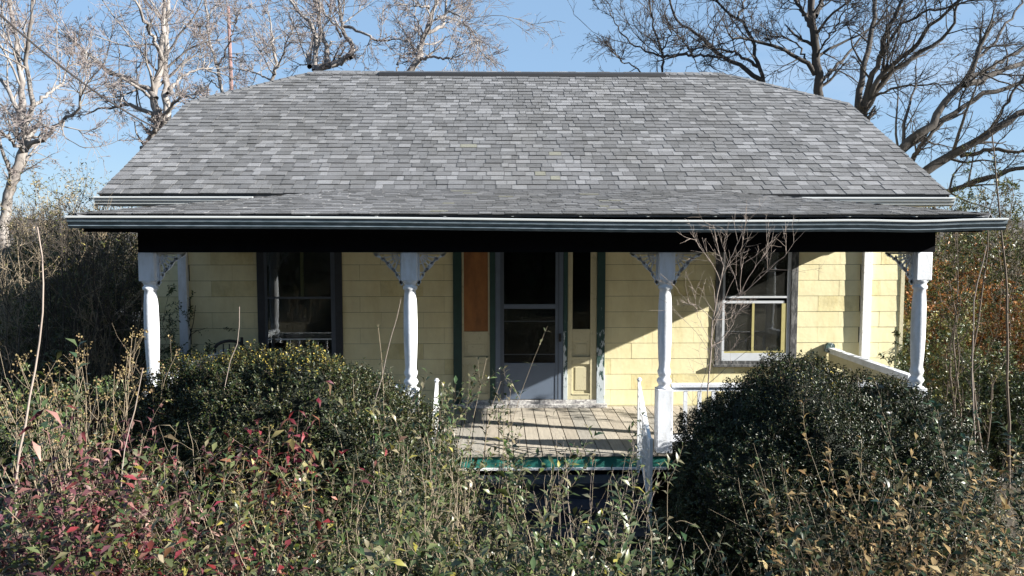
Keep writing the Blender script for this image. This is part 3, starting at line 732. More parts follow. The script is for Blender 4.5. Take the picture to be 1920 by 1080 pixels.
mb = MB(); mb.box(a, b, .032, .07, dz0, zt); mb.build('inner_door', M['beam'], house)

# ---- chairs on the porch (left part)
def chair(X, Y, rz, kind, label):
    t = thing('porch_chair', label, 'chair', (X, Y, F0), 'dark chairs on the porch'); t.rotation_euler = (0, 0, rz)
    for sx in (-1, 1):
        for yy in (-.22, .22):
            mb = MB(); mb.tube([(sx*.24, yy, 0), (sx*.22, yy, .42)], .014, 6); mb.build('leg', M['black'], t)
    mb = MB(); mb.box(-.25, .25, -.24, .24, .42, .45); mb.build('seat', M['black'], t, bevel=.01)
    mb = MB()
    if kind:
        mb.tube([(-.20,.23,.44)]+[(-.20*math.cos(q), .23+.06, .90+.12*math.sin(q)) for q in np.linspace(0, math.pi, 11)]+[(.20,.23,.44)], .022, 8)
    else:
        mb.tube([(-.21,.23,.44), (-.23,.31,1.06)], .022, 8); mb.tube([(.21,.23,.44), (.23,.31,1.05)], .022, 8); mb.box(-.22, .22, .26, .29, .82, .90)
    bk = mb.build('backrest', M['black'], t)
    for q in (-.08, 0, .08):
        mb = MB(); mb.tube([(q,.235,.45), (q,.28,.86 if not kind else .98)], .009, 5); mb.build('spindle', M['black'], bk)
    for sx in (-1, 1):
        mb = MB(); mb.tube([(sx*.245,-.2,.43), (sx*.26,-.2,.64), (sx*.25,.24,.66)], .014, 6); mb.build('armrest', M['black'], t)
pc = P(427, 690, 10.25); chair(pc[0], -.62, .12, True, 'black chair with rounded arched back against the wall by left pilaster')
pc = P(471, 690, 10.35); chair(pc[0]+.02, -.58, -.1, False, 'black chair with two straight back posts beside the left window')

# ================================================================== TREES
def tree(name, label, cat, d, limbs, trunk=None, dark=False, K1=5, K2=6, K3=5, L1=.55, tw=.010, group=None, barkr=1.0, hang=0.0, K4=3, spread=(28,62), base=None, up=.05):
    """limbs: list of (list of (u,v[,dd]), r_start_m, r_end_m) seen at depth d; trunk: pixel list or None"""
    bark = M['bark_dark'] if dark else M['bark_pale']; twm = M['twig_dark'] if dark else M['twig_pale']
    first = P(*limbs[0][0][0][:2], d) if base is None else P(base[0], base[1], d)
    root = thing(name, label, cat, (first[0], first[1], 0), group)
    org = np.array([first[0], first[1], 0])
    rs_ = .62 if dark else .72; main = []; rads = []; off = rng.uniform(-.6, .6, size=len(limbs))
    for li, (pts, r0, r1) in enumerate(limbs):
        o_ = 0 if li == 0 else off[li]*1.6
        q = [P(p[0], p[1], d+(p[2] if len(p) > 2 else o_*k/max(len(pts)-1, 1)*2)) for k, p in enumerate(pts)]
        main.append(resample(q, 16, .025)); rads.append(np.linspace(r0, r1, 16)*(1+.04*rng.normal(size=16))*rs_)
    tb = first.copy(); 
    tr = resample([np.array([tb[0]+.1, tb[1]+.1, -.2]), np.array([tb[0], tb[1], max(tb[2]*.5, .3)]), tb], 16, .02); r0 = limbs[0][1]
    trunkP = np.array([tr]); trunkR = np.array([np.linspace(r0*1.45, r0*1.02, 16)*rs_])
    V, F = tubes(trunkP, trunkR, 10); o = link('trunk', np_mesh('trunk', V-org, F, bark, smooth=True), root)
    MP = np.array(main); MR = np.array(rads)
    for i in range(len(MP)):
        V, F = tubes(MP[i:i+1], MR[i:i+1], 8); link('limb', np_mesh('limb', V-org, F, bark, smooth=True), root)
    b1, r1_ = spawn(MP, MR, K1+2, L1*1.2, spread, .13, up, 9, .5, tw*1.3, .12, 1.0, .3, .55)
    b1e, r1e = spawn(MP, MR, 2, L1*.9, (5, 28), .12, up, 9, .8, tw*1.3, .85, .99, .3, .3)
    B1 = np.concatenate([b1, b1e]); Rr1 = np.concatenate([r1_, r1e])
    b2, r2_ = spawn(B1, Rr1, K2, .62, (25, 60), .13, up-.01-hang*.5, 7, .55, tw*.85, .1, 1.0, .35, .5)
    b3, r3_ = spawn(b2, r2_, K3, .62, (22, 58), .12, up-.02-hang, 4, .6, tw*.62, .1, 1.0, .45, .5)
    V, F = join([tubes(B1, Rr1, 5), tubes(b2, r2_, 4)])
    link('branches', np_mesh('branches', V-org, F, bark), root)['kind'] = 'stuff'
    tp = [tubes(b3, r3_, 3)]
    if K4:
        b4, r4_ = spawn(b3, r3_, K4, .7, (20, 55), .12, -.01-hang, 3, .7, tw*.5, .1, 1.0, .5, .5)
        tp.append(tubes(b4, r4_, 3))
    V, F = join(tp); link('twigs', np_mesh('twigs', V-org, F, twm), root)['kind'] = 'stuff'
    print(name, 'tris', len(F)*2)
    return root, b3
grpL = 'bare pale trees left of and behind the house'; grpR = 'bare dark trees right of the house'
tree('bare_tree', 'pale bare tree at the far left edge forking above a leaning trunk', 'tree', 17.5,
  [([(5,420),(25,345),(40,285),(50,255)], .16, .13), ([(50,255),(38,222),(28,193),(7,156),(-25,120)], .10, .04),
   ([(50,255),(42,190),(38,130),(33,80),(24,30),(18,-40)], .11, .04), ([(46,235),(60,210),(60,174),(45,122),(50,85),(58,40),(64,-30)], .09, .03),
   ([(52,275),(96,248),(122,222),(144,207),(152,165)], .08, .03), ([(62,200),(80,185),(98,172),(122,148),(130,108)], .06, .02), ([(45,285),(15,255),(-20,235)], .06, .03)],
  K1=5, K2=6, K3=5, K4=3, L1=.7, tw=.011, group=None)
tree('bare_tree', 'pale multi-stemmed bare tree rising behind the left roof slope', 'tree', 20,
  [([(307,262),(303,240),(300,222)], .24, .20),
   ([(303,232),(293,207),(285,178),(293,148),(304,111),(305,74),(309,37),(309,-30)], .16, .05), ([(312,235),(313,174),(307,122),(315,74),(315,30),(317,-30)], .15, .05),
   ([(292,185),(280,170),(259,156),(230,144),(200,137),(185,118),(159,96),(137,78)], .11, .03), ([(298,220),(274,207),(244,198),(193,202),(158,216)], .09, .02),
   ([(314,215),(318,200),(328,188),(348,181),(372,185)], .07, .02), ([(314,176),(325,160),(337,144),(367,131),(395,128)], .08, .02),
   ([(304,111),(292,80),(278,52),(262,22),(250,-20)], .08, .03), ([(270,284),(280,262),(293,243)], .13, .10)],
  K1=5, K2=6, K3=5, K4=3, L1=.6, tw=.011)
tree('bare_tree', 'slender pale bare tree just left of the tall pole', 'tree', 27,
  [([(420,185),(414,160),(407,122),(393,85),(389,37),(385,-20)], .09, .04), ([(407,125),(420,100),(432,70),(445,40)], .05, .02), ([(393,88),(375,60),(362,20)], .05, .02), ([(416,170),(395,150),(388,170)], .04, .02)],
  K1=6, K2=6, K3=5, K4=2, L1=.7, tw=.012)
tree('bare_tree', 'small thin-stemmed bare tree between the tall pole and the ridge', 'tree', 26,
  [([(508,158),(512,140),(518,118),(512,75),(505,30)], .09, .03), ([(509,150),(490,142),(470,135),(450,130)], .05, .02), ([(512,140),(530,105),(540,70)], .05, .02)],
  K1=6, K2=6, K3=5, K4=2, L1=.7, tw=.012)
tree('bare_tree', 'pale bare tree with twisting stems behind the left end of the ridge', 'tree', 21.5,
  [([(596,140),(600,126),(620,122),(640,115),(657,108)], .17, .11), ([(590,132),(593,100),(592,74),(581,41),(556,22),(537,-10)], .12, .04),
   ([(617,120),(611,85),(600,50),(596,20),(594,-25)], .11, .04), ([(657,108),(662,93),(652,72),(641,55),(637,20),(632,-20)], .10, .05), ([(640,70),(630,48),(612,28),(598,8)], .06, .02),
   ([(645,50),(677,59),(707,76),(744,72),(765,78)], .06, .02), ([(580,125),(577,112),(577,100)], .09, .05)],
  K1=4, K2=6, K3=5, K4=3, L1=.6, tw=.011)
tree('bare_tree', 'pale bare tree with drooping twigs left of the open sky gap', 'tree', 22,
  [([(765,140),(778,122),(788,107),(788,85),(799,56),(810,26),(824,-15)], .14, .06), ([(797,62),(818,58),(830,45),(838,15),(842,-20)], .08, .04),
   ([(788,108),(810,108),(840,111),(860,106)], .07, .02), ([(804,20),(803,10),(785,14),(760,10)], .05, .02), ([(820,30),(850,35),(880,55),(900,80)], .04, .01), ([(744,135),(750,108),(770,98)], .035, .02), ([(840,20),(865,30),(890,70),(905,100)], .04, .01)],
  K1=6, K2=6, K3=5, K4=2, L1=.75, tw=.010, hang=.05)
tree('bare_tree', 'small rounded bare tree behind the ridge right of the open sky gap', 'tree', 21.5,
  [([(1244,150),(1243,108),(1238,90),(1234,79),(1227,48),(1220,24),(1214,-20)], .07, .03), ([(1243,108),(1268,104),(1292,103),(1311,103),(1354,108)], .07, .05), ([(1243,106),(1222,99),(1205,95),(1179,74),(1153,48),(1143,20)], .05, .02),
   ([(1215,145),(1189,123),(1167,117),(1145,85)], .04, .02), ([(1240,100),(1250,80),(1258,60)], .04, .02), ([(1300,104),(1290,88),(1270,60)], .04, .02)],
  dark=True, K1=5, K2=5, K3=4, K4=2, L1=.7, tw=.010)
tree('bare_tree', 'bare dark tree with long limbs sweeping left from behind the right end of the ridge', 'tree', 21,
  [([(1434,165),(1428,140),(1421,118),(1409,72),(1395,43),(1383,34),(1364,22),(1342,0)], .10, .05), ([(1428,150),(1399,132),(1383,120),(1359,111),(1342,96),(1325,77),(1304,62),(1282,48),(1263,34),(1255,-10)], .11, .04),
   ([(1421,125),(1399,110),(1383,101),(1354,93),(1330,88)], .08, .04), ([(1383,34),(1392,15),(1396,0),(1390,-20)], .06, .03)],
  dark=True, K1=5, K2=5, K3=4, K4=2, L1=.55, tw=.010)
tree('bare_oak', 'tall dark oak with a straight thick trunk behind the right roof slope', 'tree', 20.5,
  [([(1536,200),(1534,144),(1531,108),(1526,72),(1522,36),(1517,-30)], .22, .14), ([(1528,140),(1512,117),(1488,105),(1459,91),(1419,77),(1392,69),(1366,63)], .11, .04),
   ([(1520,50),(1510,30),(1500,15),(1483,-10)], .10, .06), ([(1530,30),(1540,5),(1545,-30)], .10, .07), ([(1543,150),(1560,132),(1595,95),(1622,63)], .08, .04), ([(1531,110),(1550,75),(1575,40),(1590,10)], .05, .02), ([(1512,117),(1500,90),(1480,72),(1455,68)], .05, .02)],
  dark=True, K1=5, K2=5, K3=5, K4=2, L1=.6, tw=.010)
tree('bare_oak', 'dark oak fanning into many upright stems right of the straight trunk', 'tree', 19.5,
  [([(1618,250),(1615,225),(1612,205)], .26, .24), ([(1608,212),(1613,148),(1627,98),(1634,67),(1641,21),(1643,-30)], .15, .08), ([(1612,212),(1630,151),(1651,105),(1657,70),(1676,32),(1698,-15)], .14, .06),
   ([(1616,212),(1641,151),(1676,120),(1701,102),(1729,67),(1750,42),(1778,21),(1810,-10)], .13, .05), ([(1620,210),(1651,155),(1701,113),(1743,91),(1778,63),(1792,35),(1796,-20)], .13, .04), ([(1650,100),(1683,53),(1725,25),(1770,16),(1830,0)], .07, .03),
   ([(1630,185),(1660,170),(1694,162),(1757,157),(1799,162)], .06, .02)],
  dark=True, K1=5, K2=5, K3=5, K4=2, L1=.5, tw=.010)
tree('leaning_oak', 'huge leaning dark oak whose limbs reach right above the house end', 'tree', 16.5,
  [([(1640,335),(1690,276),(1725,250),(1750,225),(1778,186),(1806,158),(1827,113),(1845,80),(1863,40)], .19, .06), ([(1806,158),(1841,150),(1884,130),(1920,118),(1975,98)], .12, .07),
   ([(1815,148),(1863,123),(1912,95),(1970,60)], .08, .04), ([(1830,108),(1863,84),(1880,53),(1912,11),(1930,-20)], .06, .03), ([(1660,330),(1690,285),(1722,262),(1757,232),(1806,201),(1852,172),(1901,158),(1960,145)], .13, .06),
   ([(1690,330),(1711,296),(1736,260),(1771,229),(1803,213)], .11, .03), ([(1650,375),(1732,320),(1771,299),(1813,274),(1852,250),(1884,229),(1920,211),(1985,190)], .19, .10),
   ([(1800,292),(1859,283),(1920,283),(1980,290)], .08, .04), ([(1852,250),(1858,236),(1884,197),(1915,155),(1940,120)], .06, .03), ([(1720,385),(1785,357),(1827,341),(1877,324),(1920,313),(1985,300)], .10, .06)],
  dark=True, K1=5, K2=5, K3=5, K4=2, L1=.38, tw=.008, base=(1640, 335))
# a few red-brown leaves still hanging in the oak
b = np.array([P(u, v, 18+rng.uniform(-.5,.5)) for u, v in [(1740+rng.normal()*28, 95+rng.normal()*12) for _ in range(60)]+[(1850+rng.normal()*60, 215+rng.normal()*60) for _ in range(40)]])

# ---- pole and cables
def P3(u, v, d): return tuple(P(u, v, d))
pp = P(432, 20, 38); t = thing('utility_pole', 'thin reddish utility pole behind the left roof slope', 'pole', (pp[0], pp[1], 0))
mb = MB(); mb.tube([(0,0,-.3), (0,0,pp[2]*.5), (-.1,0,pp[2]+.2)], [.13,.11,.085], 8); mb.build('shaft', M['pole'], t)
for vv in (42, 58, 108):
    q = P(432, vv, 38)-np.array([pp[0], pp[1], 0]); mb = MB(); mb.tube([(-.12,0,q[2]), (.28,0,q[2]), (.28,0,q[2]+.16)], .035, 6); mb.lathe(.28, 0, [(.05,q[2]+.1),(.07,q[2]+.15),(.05,q[2]+.22)], 6); mb.build('insulator', M['wire'], t)
def cable(label, a, b_, sag, r=.012):
    a, b_ = np.array(a), np.array(b_); mb = MB(); o = np.array(a)
    mb.tube([tuple(a+(b_-a)*k-np.array([0,0,sag*4*k*(1-k)])) for k in np.linspace(0, 1, 18)], r, 5)
    ob = mb.build('cable', M['wire'], None, tuple(a)); tag(ob, label, 'cable')
cable('dark cable sloping down across the left trees to the roof edge', P(-60,-28,13), P(306,246,19.2), .25, .02)
cable('thin cable running right from the top of the reddish pole', P(434,16,38), P(620,-50,44), .5, .02)

# ================================================================== SHRUBS
PAL_G = [(.060,.085,.030), (.085,.11,.040), (.045,.065,.028), (.12,.135,.05), (.16,.15,.06)]
def dense_bush(name, label, c, r, nsprig, L, W, pal, wts, core=.86, mt='gloss', top_yellow=0, cat='bush', lump=.10, K=9, sub=.16, group=None):
    """domed clipped-then-overgrown bush: c centre (x,y), r=(rx,ry,height)"""
    root = thing(name, label, cat, (c[0], c[1], 0), group)
    f = rng.normal(size=(6, 3))*1.6; ph = rng.uniform(0, 6.28, 6)
    def rad(d):
        o = np.ones(len(d))
        for k in range(6): o += lump*.55*np.sin(d@f[k]*1.9+ph[k])
        o += lump*.5*np.sin(d[:, 0]*13+d[:, 2]*9)*np.sin(d[:, 1]*11-d[:, 2]*12+1)
        o += lump*.35*np.sin(d[:, 0]*27+2)*np.sin(d[:, 2]*25+d[:, 1]*21)
        return o
    d = nrm(rng.normal(size=(int(nsprig*3.2), 3))); d = d[(d[:, 2] > -.12) & ((d[:, 1] < .35) | (rng.random(len(d)) < .3))][:nsprig]
    R = np.array([r[0], r[1], r[2]])
    rr = rad(d)*(1-.12*rng.random(len(d))**1.6)
    tip = d*rr[:, None]*R; tip[:, 2] = np.where(tip[:, 2] < 0, tip[:, 2]*1.0+0, tip[:, 2])
    tip[:, 2] += .35*0
    out = nrm(d/R); dirn = nrm(out+np.array([0,0,.55])+rng.normal(size=d.shape)*.35)
    ln = sub*rng.uniform(.6, 1.5, size=len(d))
    st = tip-dirn*ln[:, None]*.6
    PPs = np.stack([st, st+dirn*ln[:, None]*.5+rng.normal(size=d.shape)*.008, st+dirn*ln[:, None]], 1)
    RRs = np.tile(np.array([[.0022, .0016, .0009]]), (len(d), 1))
    zoff = np.array([0, 0, r[3] if len(r) > 3 else .0])
    PPs = PPs+zoff
    V, F, C = leaves_on(PPs, K//2+1, L, W, pal, wts, 48, False, True, .05, 0, .3)
    if top_yellow:
        vz = np.repeat(V.reshape(-1, 4, 3)[:, 0, 2] > zoff[2]+r[2]*.93, 4) & np.repeat(rng.random(len(V)//4) < top_yellow, 4)
        C[vz] = np.array([.34,.27,.06])
    link('foliage', np_mesh('foliage', V, F, M[mt], C), root)['kind'] = 'stuff'
    V, F = tubes(PPs[::3], RRs[::3], 3); link('twigs', np_mesh('twigs', V, F, M['stem_brown']), root)['kind'] = 'stuff'
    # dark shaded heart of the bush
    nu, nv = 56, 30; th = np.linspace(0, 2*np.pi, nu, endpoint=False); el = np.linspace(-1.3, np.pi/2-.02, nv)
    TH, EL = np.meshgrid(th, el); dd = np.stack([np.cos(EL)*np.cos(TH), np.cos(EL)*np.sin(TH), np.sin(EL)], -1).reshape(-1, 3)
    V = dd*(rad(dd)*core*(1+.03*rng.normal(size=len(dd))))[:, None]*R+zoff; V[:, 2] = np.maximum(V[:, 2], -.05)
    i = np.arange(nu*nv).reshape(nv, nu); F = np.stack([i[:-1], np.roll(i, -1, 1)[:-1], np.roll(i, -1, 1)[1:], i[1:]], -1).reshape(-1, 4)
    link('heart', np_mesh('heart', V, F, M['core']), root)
    return root
PALB = [(.034,.050,.018), (.050,.065,.024), (.085,.092,.035), (.022,.034,.014), (.14,.13,.05)]
cL = P(525, 800, 7.05); cR = P(1560, 800, 6.95)
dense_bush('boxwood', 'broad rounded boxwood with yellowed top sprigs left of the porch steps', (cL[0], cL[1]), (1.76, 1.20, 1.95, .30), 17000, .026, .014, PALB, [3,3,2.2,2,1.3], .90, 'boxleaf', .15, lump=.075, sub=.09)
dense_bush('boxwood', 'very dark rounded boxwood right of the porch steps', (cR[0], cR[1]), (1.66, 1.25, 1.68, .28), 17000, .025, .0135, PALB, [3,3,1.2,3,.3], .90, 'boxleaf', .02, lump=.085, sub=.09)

def stem_shrub(name, label, c, H, spread, nst, pal, wts, L=.05, W=.018, K1=5, KL=8, stem='stem_tan', mt='gloss', lean=(0,0), droop=.1, r0=.006, cat='shrub', big=60, wander=.07, bot=.42, group=None, t0=.45, twl=.38, seeds=None, Hvar=.3, dens=1.0, z0=0, curl=.18, bend=.0):
    """many arching stems from a common base, side twigs and opposite leaves; the biggest-looking leaves are parts"""
    root = thing(name, label, cat, (c[0], c[1], z0), group)
    a = rng.uniform(0, 6.283, nst); rr = np.sqrt(rng.random(nst))
    foot = np.stack([np.cos(a)*rr*spread*.45, np.sin(a)*rr*spread*.45, np.zeros(nst)], 1)
    hh = H*rng.uniform(1-Hvar, 1, nst); out = np.stack([np.cos(a)*rr*spread*.7+lean[0], np.sin(a)*rr*spread*.7+lean[1], np.zeros(nst)], 1)
    npt = 10; k = np.linspace(0, 1, npt)[None, :, None]
    PP = foot[:, None]+np.array([0,0,1.0])*hh[:, None, None]*(k-bend*k**3)+out[:, None]*(k**1.7)
    w_ = np.cumsum(rng.normal(size=(nst, npt, 3))*wander*.35, axis=1); w_[..., 2] *= .3; w_[:, 0] = 0; PP = PP+w_*H*.25
    RR = r0*rng.uniform(.6, 1.1, size=(nst, 1))*np.linspace(1, .28, npt)[None]
    S1, R1 = spawn(PP, RR, K1, twl, (22, 50), .09, .10, 6, .6, .0016, bot, .97, .45, .4)
    V, F = join([tubes(PP, RR, 5), tubes(S1, R1, 3)]); link('stems', np_mesh('stems', V, F, M[stem]), root)['kind'] = 'stuff'
    sets = []
    if KL:
        n1 = max(2, int(KL*dens)); sets.append(leaves_on(S1, n1, L, W, pal, wts, 48, True, True, .15, droop, .3, .35, curl))
        sets.append(leaves_on(PP, int(KL*1.4*dens)+1, L*1.05, W*1.05, pal, wts, 55, True, True, t0, droop, .3, .35, curl))
        V, F, C = mergeL(sets)
        # the nearest / largest leaves become leaf parts of their own
        cen = V.reshape(-1, 5, 3)[:, 4]; dist = np.linalg.norm(cen+np.array([c[0], c[1], z0])-CAMP, axis=1)
        pick = np.argsort(dist+rng.random(len(dist))*.5)[:big] if big else np.array([], int)
        keep = np.ones(len(cen), bool); keep[pick] = False
        Vk = V.reshape(-1, 5, 3)[keep].reshape(-1, 3); Ck = C.reshape(-1, 5, 3)[keep].reshape(-1, 3); nk = keep.sum()
        F0_ = np.array([[0,1,4],[1,2,4],[0,4,3],[4,2,3]]); Fk = (np.arange(nk)[:, None, None]*5+F0_[None]).reshape(-1, 3)
        link('foliage', np_mesh('foliage', Vk, Fk, M[mt], Ck), root)['kind'] = 'stuff'
        for j in pick:
            v = V.reshape(-1, 5, 3)[j]; link('leaf', np_mesh('leaf', v-v[0], F0_, M[mt], C.reshape(-1, 5, 3)[j]), root, tuple(v[0]))
    if seeds:
        tip = S1[:, -1]; m = rng.random(len(tip)) < seeds[2]; tip = np.concatenate([tip[m], PP[:, -1]]); q = seeds[1]
        B = np.repeat(tip, q, 0)+rng.normal(size=(len(tip)*q, 3))*seeds[3]; d_ = rng.normal(size=B.shape); n_ = rng.normal(size=B.shape)
        V, F, C = leafset(B, d_, n_, seeds[0], seeds[0]*.8, palette(len(B), seeds[4], [1]*len(seeds[4]), .3)); link('seed_heads', np_mesh('seed_heads', V, F, M['dry'], C), root)['kind'] = 'stuff'
    return root
def at(u, d): q = P(u, 700, d); return (q[0], q[1])
def zat(v, d): return 3.28-(v-443)/1400*d
PRIV = [(.055,.085,.030), (.085,.115,.042), (.13,.15,.06), (.19,.18,.10), (.24,.21,.13), (.30,.27,.06)]
PW = [3,3,2.2,1.6,1.0,.35]
DKG = [(.035,.060,.028), (.055,.085,.038), (.085,.11,.05), (.16,.16,.10)]
BRN = [(.36,.24,.11), (.46,.33,.16), (.24,.15,.07), (.54,.42,.22), (.10,.09,.04)]
RED = [(.17,.022,.028), (.26,.04,.05), (.12,.035,.042), (.30,.12,.09), (.10,.06,.035), (.07,.085,.03)]
PUR = [(.13,.05,.06), (.20,.08,.085), (.26,.12,.11), (.07,.035,.035), (.08,.09,.035), (.11,.12,.04)]
YEL = [(.38,.30,.10), (.30,.24,.09), (.42,.36,.16), (.12,.13,.04), (.22,.15,.06)]
FG = 'unclipped shrubs growing wild in front of the porch'
#            u     d    vtop  spread nst  palette ...
SH = [
 ('privet', 'tall privet with long leafy wands against the right flank of the left boxwood', 790, 5.9, 700, .6, 26, PRIV, PW, dict(K1=5, KL=7, stem='stem_tan', L=.050, W=.017, Hvar=.45)),
 ('privet', 'bushy olive privet below the left porch post nearest the door', 750, 5.1, 845, .75, 50, PRIV, PW, dict(K1=6, KL=8, L=.044, W=.016)),
 ('privet', 'privet with tan twigs in front of the dark steps, left of their centre', 905, 5.2, 870, .60, 26, PRIV, PW, dict(K1=5, KL=7, stem='stem_tan', L=.05, W=.018, Hvar=.4)),
 ('privet', 'thin privet of bare tan wands in front of the right stair rail', 1120, 5.1, 880, .70, 30, PRIV, PW, dict(K1=4, KL=4, stem='stem_pink', L=.048, W=.018, Hvar=.45)),
 ('privet', 'low privet filling the ground before the steps', 1000, 4.4, 985, .80, 48, PRIV, PW, dict(K1=5, KL=7, L=.046, W=.017)),
 ('privet', 'sparse grey-stemmed privet in the dark gap beside the right boxwood', 1255, 4.7, 920, .40, 18, DKG, [2,3,3,2], dict(K1=4, KL=5, stem='stem_tan', L=.05, W=.018, Hvar=.5)),
 ('privet', 'dense privet at the bottom edge below the left boxwood', 640, 4.3, 925, .8, 64, PRIV, PW, dict(K1=6, KL=8, L=.040, W=.015)),
 ('privet', 'privet at the bottom edge straight below the front door', 860, 4.1, 965, .8, 50, PRIV, PW, dict(K1=6, KL=8, L=.050, W=.018)),
 ('privet', 'broad-leaved privet in the bottom centre with a few pale leaves', 1040, 3.9, 1000, .6, 34, PRIV, PW, dict(K1=5, KL=7, L=.058, W=.021)),
 ('privet', 'dark green privet at the bottom edge left of the right boxwood', 1180, 4.0, 1000, .5, 26, DKG, [2,3,3,2], dict(K1=5, KL=6, L=.048, W=.018)),
 ('arching_shrub', 'loose grey-green shrub whose stems arch across the right boxwood', 1580, 5.0, 840, .6, 16, DKG, [2,3,2,1], dict(K1=4, KL=5, stem='stem_tan', L=.05, W=.018, Hvar=.35)),
 ('brown_leaved_shrub', 'shrub with clusters of curled tan leaves right of the boxwood', 1700, 4.9, 870, .7, 40, BRN+DKG, [3,3,2,2,2,2,2,1,.5], dict(K1=5, KL=6, stem='stem_tan', L=.044, W=.018, mt='dry', curl=.2)),
 ('brown_leaved_shrub', 'tan-leaved shrub at the bottom right of the frame', 1660, 4.2, 950, .8, 50, BRN+DKG, [3,3,2,2,2,2,2,1,.5], dict(K1=5, KL=6, stem='stem_brown', L=.042, W=.018, mt='dry', curl=.2)),
 ('brown_leaved_shrub', 'tan-leaved shrub in the bottom right corner', 1850, 4.3, 900, .8, 56, BRN+DKG, [3,3,2,2,2,3,3,2,.5], dict(K1=5, KL=7, stem='stem_brown', L=.042, W=.017, mt='dry', curl=.2)),
 ('evergreen_shrub', 'green shrub at the right edge beside the tall bare wand', 1885, 5.5, 770, .8, 44, DKG, [3,3,2,1], dict(K1=5, KL=8, stem='stem_tan', L=.050, W=.020)),
 ('evergreen_shrub', 'glossy dark shrub low at the bottom between the two dark gaps', 1520, 3.9, 1050, .4, 20, DKG, [4,3,2,.5], dict(K1=5, KL=6, L=.042, W=.017, stem='stem_brown')),
 ('nandina', 'red-leaved nandina drooping over the left boxwood front', 480, 5.2, 800, .35, 12, RED+YEL, [2,2,3,1.5,2,1,1,1,1,2,2], dict(K1=5, KL=7, stem='stem_brown', L=.060, W=.019, droop=.7, mt='leaf', Hvar=.3)),
 ('nandina', 'crimson and green nandina at the bottom left of centre', 400, 4.4, 900, .8, 50, RED+PRIV, [1.6,1.2,2.5,.8,3,3,2.5,2.5,2,1,1,.6], dict(K1=5, KL=7, stem='stem_brown', L=.048, W=.018, droop=.3, mt='leaf')),
 ('nandina', 'bright red-tipped nandina at the bottom edge under the drooping one', 300, 4.0, 975, .7, 44, RED+PRIV, [2,2.5,2.5,1,3,3,2.5,2.5,2,1.4,1,.8], dict(K1=5, KL=7, stem='stem_brown', L=.046, W=.020, droop=.2, mt='leaf')),
 ('purple_shrub', 'purple-brown leaved shrub below the tall pale wand', 130, 4.8, 850, .9, 50, PUR, [3,3,2,2,2,2], dict(K1=5, KL=7, stem='stem_tan', L=.050, W=.018, droop=.35, mt='leaf')),
 ('purple_shrub', 'green and maroon shrub in the bottom left corner', 60, 4.1, 935, .9, 56, PUR+PRIV, [3,3,2,2,2,2,3,3,2,1,1,.5], dict(K1=5, KL=8, stem='stem_brown', L=.046, W=.018, droop=.25, mt='leaf')),
 ('yellow_tipped_shrub', 'low shrub with pale yellow leaf tips before the left boxwood', 400, 5.0, 870, .6, 34, YEL+PRIV, [3,2,3,2,1,2,2,1,1,1,.5], dict(K1=5, KL=7, stem='stem_tan', L=.034, W=.015, mt='leaf')),
 ('evergreen_shrub', 'upright leafy green shrub at the left edge', 10, 5.4, 700, .5, 22, DKG+[(.15,.20,.05)], [2,3,3,1,1.5], dict(K1=4, KL=7, stem='stem_tan', L=.060, W=.024, Hvar=.4)),
 ('evergreen_shrub', 'mixed green shrub left of the drooping nandina', 240, 5.0, 880, .8, 46, PRIV+PUR, [3,3,2,1,1,.5,2,2,1,1,1,1], dict(K1=5, KL=7, L=.046, W=.017)),
 ('privet', 'fine-leaved privet climbing the front of the left boxwood', 590, 5.2, 905, .6, 34, PRIV, PW, dict(K1=5, KL=7, L=.036, W=.013)),
]
PNK = [(.30,.15,.14), (.38,.22,.19), (.24,.07,.08), (.16,.05,.06), (.34,.27,.18)]
SH += [('nandina', 'shrub with long drooping pinkish strap leaves under the pale wand', 95, 4.9, 835, .45, 16, PNK, [3,3,2,2,1], dict(K1=4, KL=5, stem='stem_tan', L=.085, W=.019, droop=1.0, mt='leaf', curl=.35, Hvar=.25)),
 ('nandina', 'cluster of hanging mauve strap leaves below the dried stalks', 300, 5.0, 865, .35, 12, PNK, [3,3,2,2,1], dict(K1=4, KL=5, stem='stem_tan', L=.080, W=.018, droop=1.0, mt='leaf', curl=.35, Hvar=.25)),
 ('nandina', 'tuft of drooping dark red leaves high against the left boxwood', 505, 5.6, 728, .22, 7, RED, [3,3,2,3,1,0], dict(K1=4, KL=4, stem='stem_brown', L=.080, W=.020, droop=1.0, mt='leaf', curl=.35, Hvar=.2))]
for nm, lb, u, d, vt, sp, ns, pal, wt, kw in SH:
    kw['L'] = kw['L']*1.28; kw['W'] = kw['W']*1.38; ns = int(ns*.42); kw['dens'] = 1.0; kw['L'] *= 1.08; kw['W'] *= 1.05; kw['K1'] = kw['K1']-1; kw['wander'] = .12
    stem_shrub(nm, lb, at(u, d), zat(vt, d)*1.0, sp, ns, pal, wt, group=None, **kw)
# extra long wands
stem_shrub('privet', 'few very long leafy wands rising before the door and second post', at(800, 6.1), zat(600, 6.1), .9, 9, PRIV, [3,3,2,1,1,.2], K1=3, KL=6, L=.055, W=.018, Hvar=.3, stem='stem_tan', r0=.006, twl=.16, big=40)
stem_shrub('privet', 'sparse leafy wands standing before the porch deck edge below the door', at(930, 5.7), zat(735, 5.7), .55, 9, PRIV, [3,3,2,2,1,.2], K1=3, KL=5, L=.058, W=.02, Hvar=.35, stem='stem_tan', r0=.005, twl=.2, big=40, wander=.12)
stem_shrub('privet', 'sparse leafy wands crossing the teal deck edge near the stair rail', at(1100, 5.5), zat(790, 5.5), .5, 9, PRIV, [3,3,2,2,1,.2], K1=3, KL=4, L=.056, W=.02, Hvar=.35, stem='stem_pink', r0=.005, twl=.2, big=40, wander=.12)
